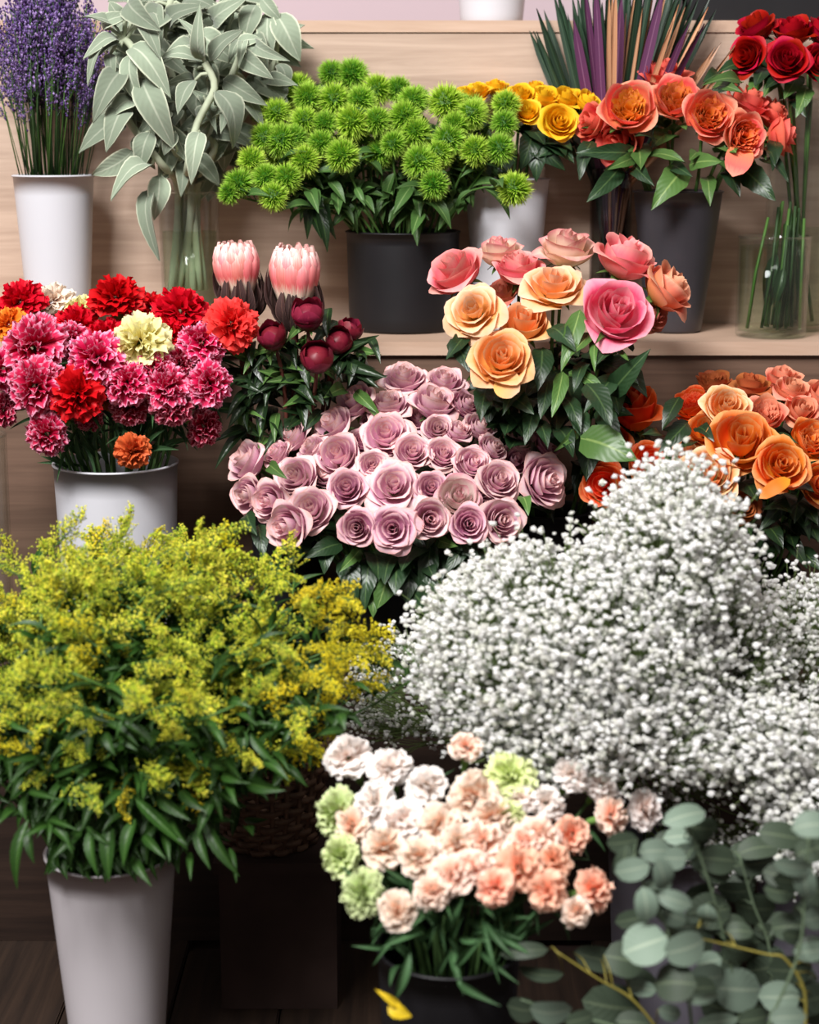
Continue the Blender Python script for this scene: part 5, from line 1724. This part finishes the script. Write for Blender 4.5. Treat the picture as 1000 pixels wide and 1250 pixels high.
# ================================================================== eucalyptus in the right foreground
pe = pot('flower_bucket', 'dark bucket of eucalyptus below the lower right corner', 'bucket', BLACK, 880, 1330, 1.45, 190, 150, 0.0)
K = cr(600, 880, 2.5)
branches = [([(590, 300), (640, 420), (700, 620), (760, 900), (760, 1100)], 1.44, STEME, 'eucalyptus branch reaching up toward the grey bucket, pale top leaf'),
            ([(430, 440), (500, 560), (560, 700), (600, 840), (640, 1100)], 1.38, STEME, 'eucalyptus branch with large pale round leaves in front of grey bucket'),
            ([(980, 300), (960, 440), (940, 700), (850, 920), (800, 1100)], 1.36, STEME, 'blurred eucalyptus branch nearest the right edge'),
            ([(200, 705), (330, 790), (430, 850), (520, 960), (620, 1120)], 1.42, STEMY, 'eucalyptus branch with yellow stem arching left to the carnations'),
            ([(620, 660), (830, 710), (900, 730), (960, 860), (900, 1100)], 1.40, STEMY, 'eucalyptus branch with yellow stem crossing to the right'),
            ([(90, 850), (200, 890), (370, 930), (520, 1010), (640, 1120)], 1.40, STEME, 'low eucalyptus branch spreading left along the bottom edge'),
            ([(760, 420), (800, 560), (850, 700), (850, 900), (800, 1100)], 1.48, STEME, 'eucalyptus branch behind the others before the gypsophila')]
euc = []
for pp_, y, sm, lb in branches:
    pts = [P(*K(X, Y), y) for X, Y in pp_]
    pts += [pe.c + Vector((R.uniform(-.4, .4) * pe.r1, R.uniform(-.4, .4) * pe.r1, pe.h)), pe.c + Vector((R.uniform(-.4, .4) * pe.r0, 0, .012))]
    t = thing('eucalyptus_branch', pts[-1], lb, 'foliage', 'eucalyptus branches')
    m = MB()
    curve = []
    for i in range(len(pts) - 1):
        q0, q1, q2, q3 = pts[max(i - 1, 0)], pts[i], pts[i + 1], pts[min(i + 2, len(pts) - 1)]
        for w_ in range(5):
            u = w_ / 5
            curve.append(0.5 * ((2 * q1) + (q2 - q0) * u + (2 * q0 - 5 * q1 + 4 * q2 - q3) * u * u + (3 * q1 - q0 - 3 * q2 + q3) * u ** 3))
    curve.append(pts[-1])
    m.tube([q - pts[-1] for q in curve], .0008, .0024, 5)
    put('stem', m.mesh('eucalyptus_stem'), sm, t, Matrix.Translation(pts[-1]))
    fine = []
    fine = curve[:-11]
    euc.append((t, fine, y, sm))
el = [(590, 290, 125, 60, 0, 0), (645, 325, 85, 75, 1, 1), (430, 455, 95, 62, 0, 0), (520, 470, 70, 85, 0, 0), (470, 685, 122, 112, 0, 0), (590, 690, 120, 92, 0, 0), (560, 805, 112, 112, 1, 0), (750, 815, 125, 115, 0, 0), (370, 870, 155, 125, 1, 1),
      (180, 885, 108, 85, 0, 0), (95, 878, 84, 72, 1, 1), (880, 845, 105, 84, 0, 1), (905, 905, 95, 60, 0, 0), (690, 918, 110, 45, 0, 0), (545, 890, 64, 44, 0, 0), (920, 440, 95, 60, 0, 0), (985, 320, 115, 80, 0, 0), (690, 420, 105, 78, 1, 1),
      (660, 590, 55, 62, 0, 0), (560, 548, 92, 50, 0, 0), (470, 560, 64, 92, 0, 0), (590, 640, 120, 34, 0, 0), (640, 842, 120, 30, 0, 0), (330, 725, 135, 66, 1, 1), (100, 705, 125, 44, 1, 1), (150, 770, 120, 40, 1, 1), (880, 620, 140, 62, 1, 1),
      (960, 580, 70, 70, 0, 1), (985, 700, 100, 70, 1, 1), (500, 395, 85, 62, 0, 1), (430, 605, 92, 52, 1, 1), (810, 670, 110, 60, 1, 1), (665, 735, 66, 54, 0, 0), (400, 370, 80, 60, 1, 1), (760, 500, 80, 60, 1, 1), (720, 660, 80, 60, 1, 1), (930, 780, 110, 70, 1, 1),
      (820, 560, 80, 60, 1, 1), (400, 430, 50, 90, 1, 1), (270, 910, 80, 50, 1, 0), (460, 800, 90, 70, 1, 1), (860, 780, 90, 70, 1, 1), (970, 850, 90, 80, 1, 1), (640, 520, 80, 80, 1, 1), (880, 520, 80, 60, 1, 1), (960, 490, 60, 100, 0, 0), (560, 420, 60, 60, 0, 0), (800, 910, 90, 60, 1, 0), (430, 920, 90, 60, 1, 1)]
for i in range(70):
    X, Y = R.uniform(360, 1010), R.uniform(330, 930)
    if X < 420 + (Y < 560) * 60 and Y < 640:
        continue
    w = R.uniform(60, 120)
    el.append((X, Y, w, w * R.uniform(.5, .9), R.random() < .75, 1))
for X, Y, w, h_, dk, back in el:
    c = K(X, Y)
    best = None
    for t, fine, y, sm in euc:
        for q in fine:
            qx, qy = pix(q)
            dd = (qx - c[0]) ** 2 + (qy - c[1]) ** 2
            if best is None or dd < best[0]:
                best = (dd, t, q, (qx, qy), y, sm)
    dd, t, q, (qx, qy), y, sm = best
    y = y + (.04 if back else -.02) + R.uniform(-.02, .02)
    ctr = P(c[0], c[1], y)
    k = mpp(ctr) * 1.18
    long_, short_ = max(w, h_) / 2.5 * k, min(w, h_) / 2.5 * k
    if w >= h_:
        dirx = 1 if c[0] > qx else -1
        v = Vector((dirx, R.uniform(-.3, .3), R.uniform(-.35, .25))).normalized()
    else:
        v = Vector((R.uniform(-.2, .2), R.uniform(-.3, .3), 1 if c[1] < qy else -1)).normalized()
    p0, p1 = ctr - v * long_ / 2, ctr + v * long_ / 2
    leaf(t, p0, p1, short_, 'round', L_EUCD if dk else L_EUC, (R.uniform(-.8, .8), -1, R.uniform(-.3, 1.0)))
    m = MB()
    m.tube([Vector((0, 0, 0)), (p0 - q) * .5 + Vector((0, 0, .004)), p0 - q], .0007, .0005, 4)
    put('leaf_stalk', m.mesh('eucalyptus_stalk'), sm, t, Matrix.Translation(q))
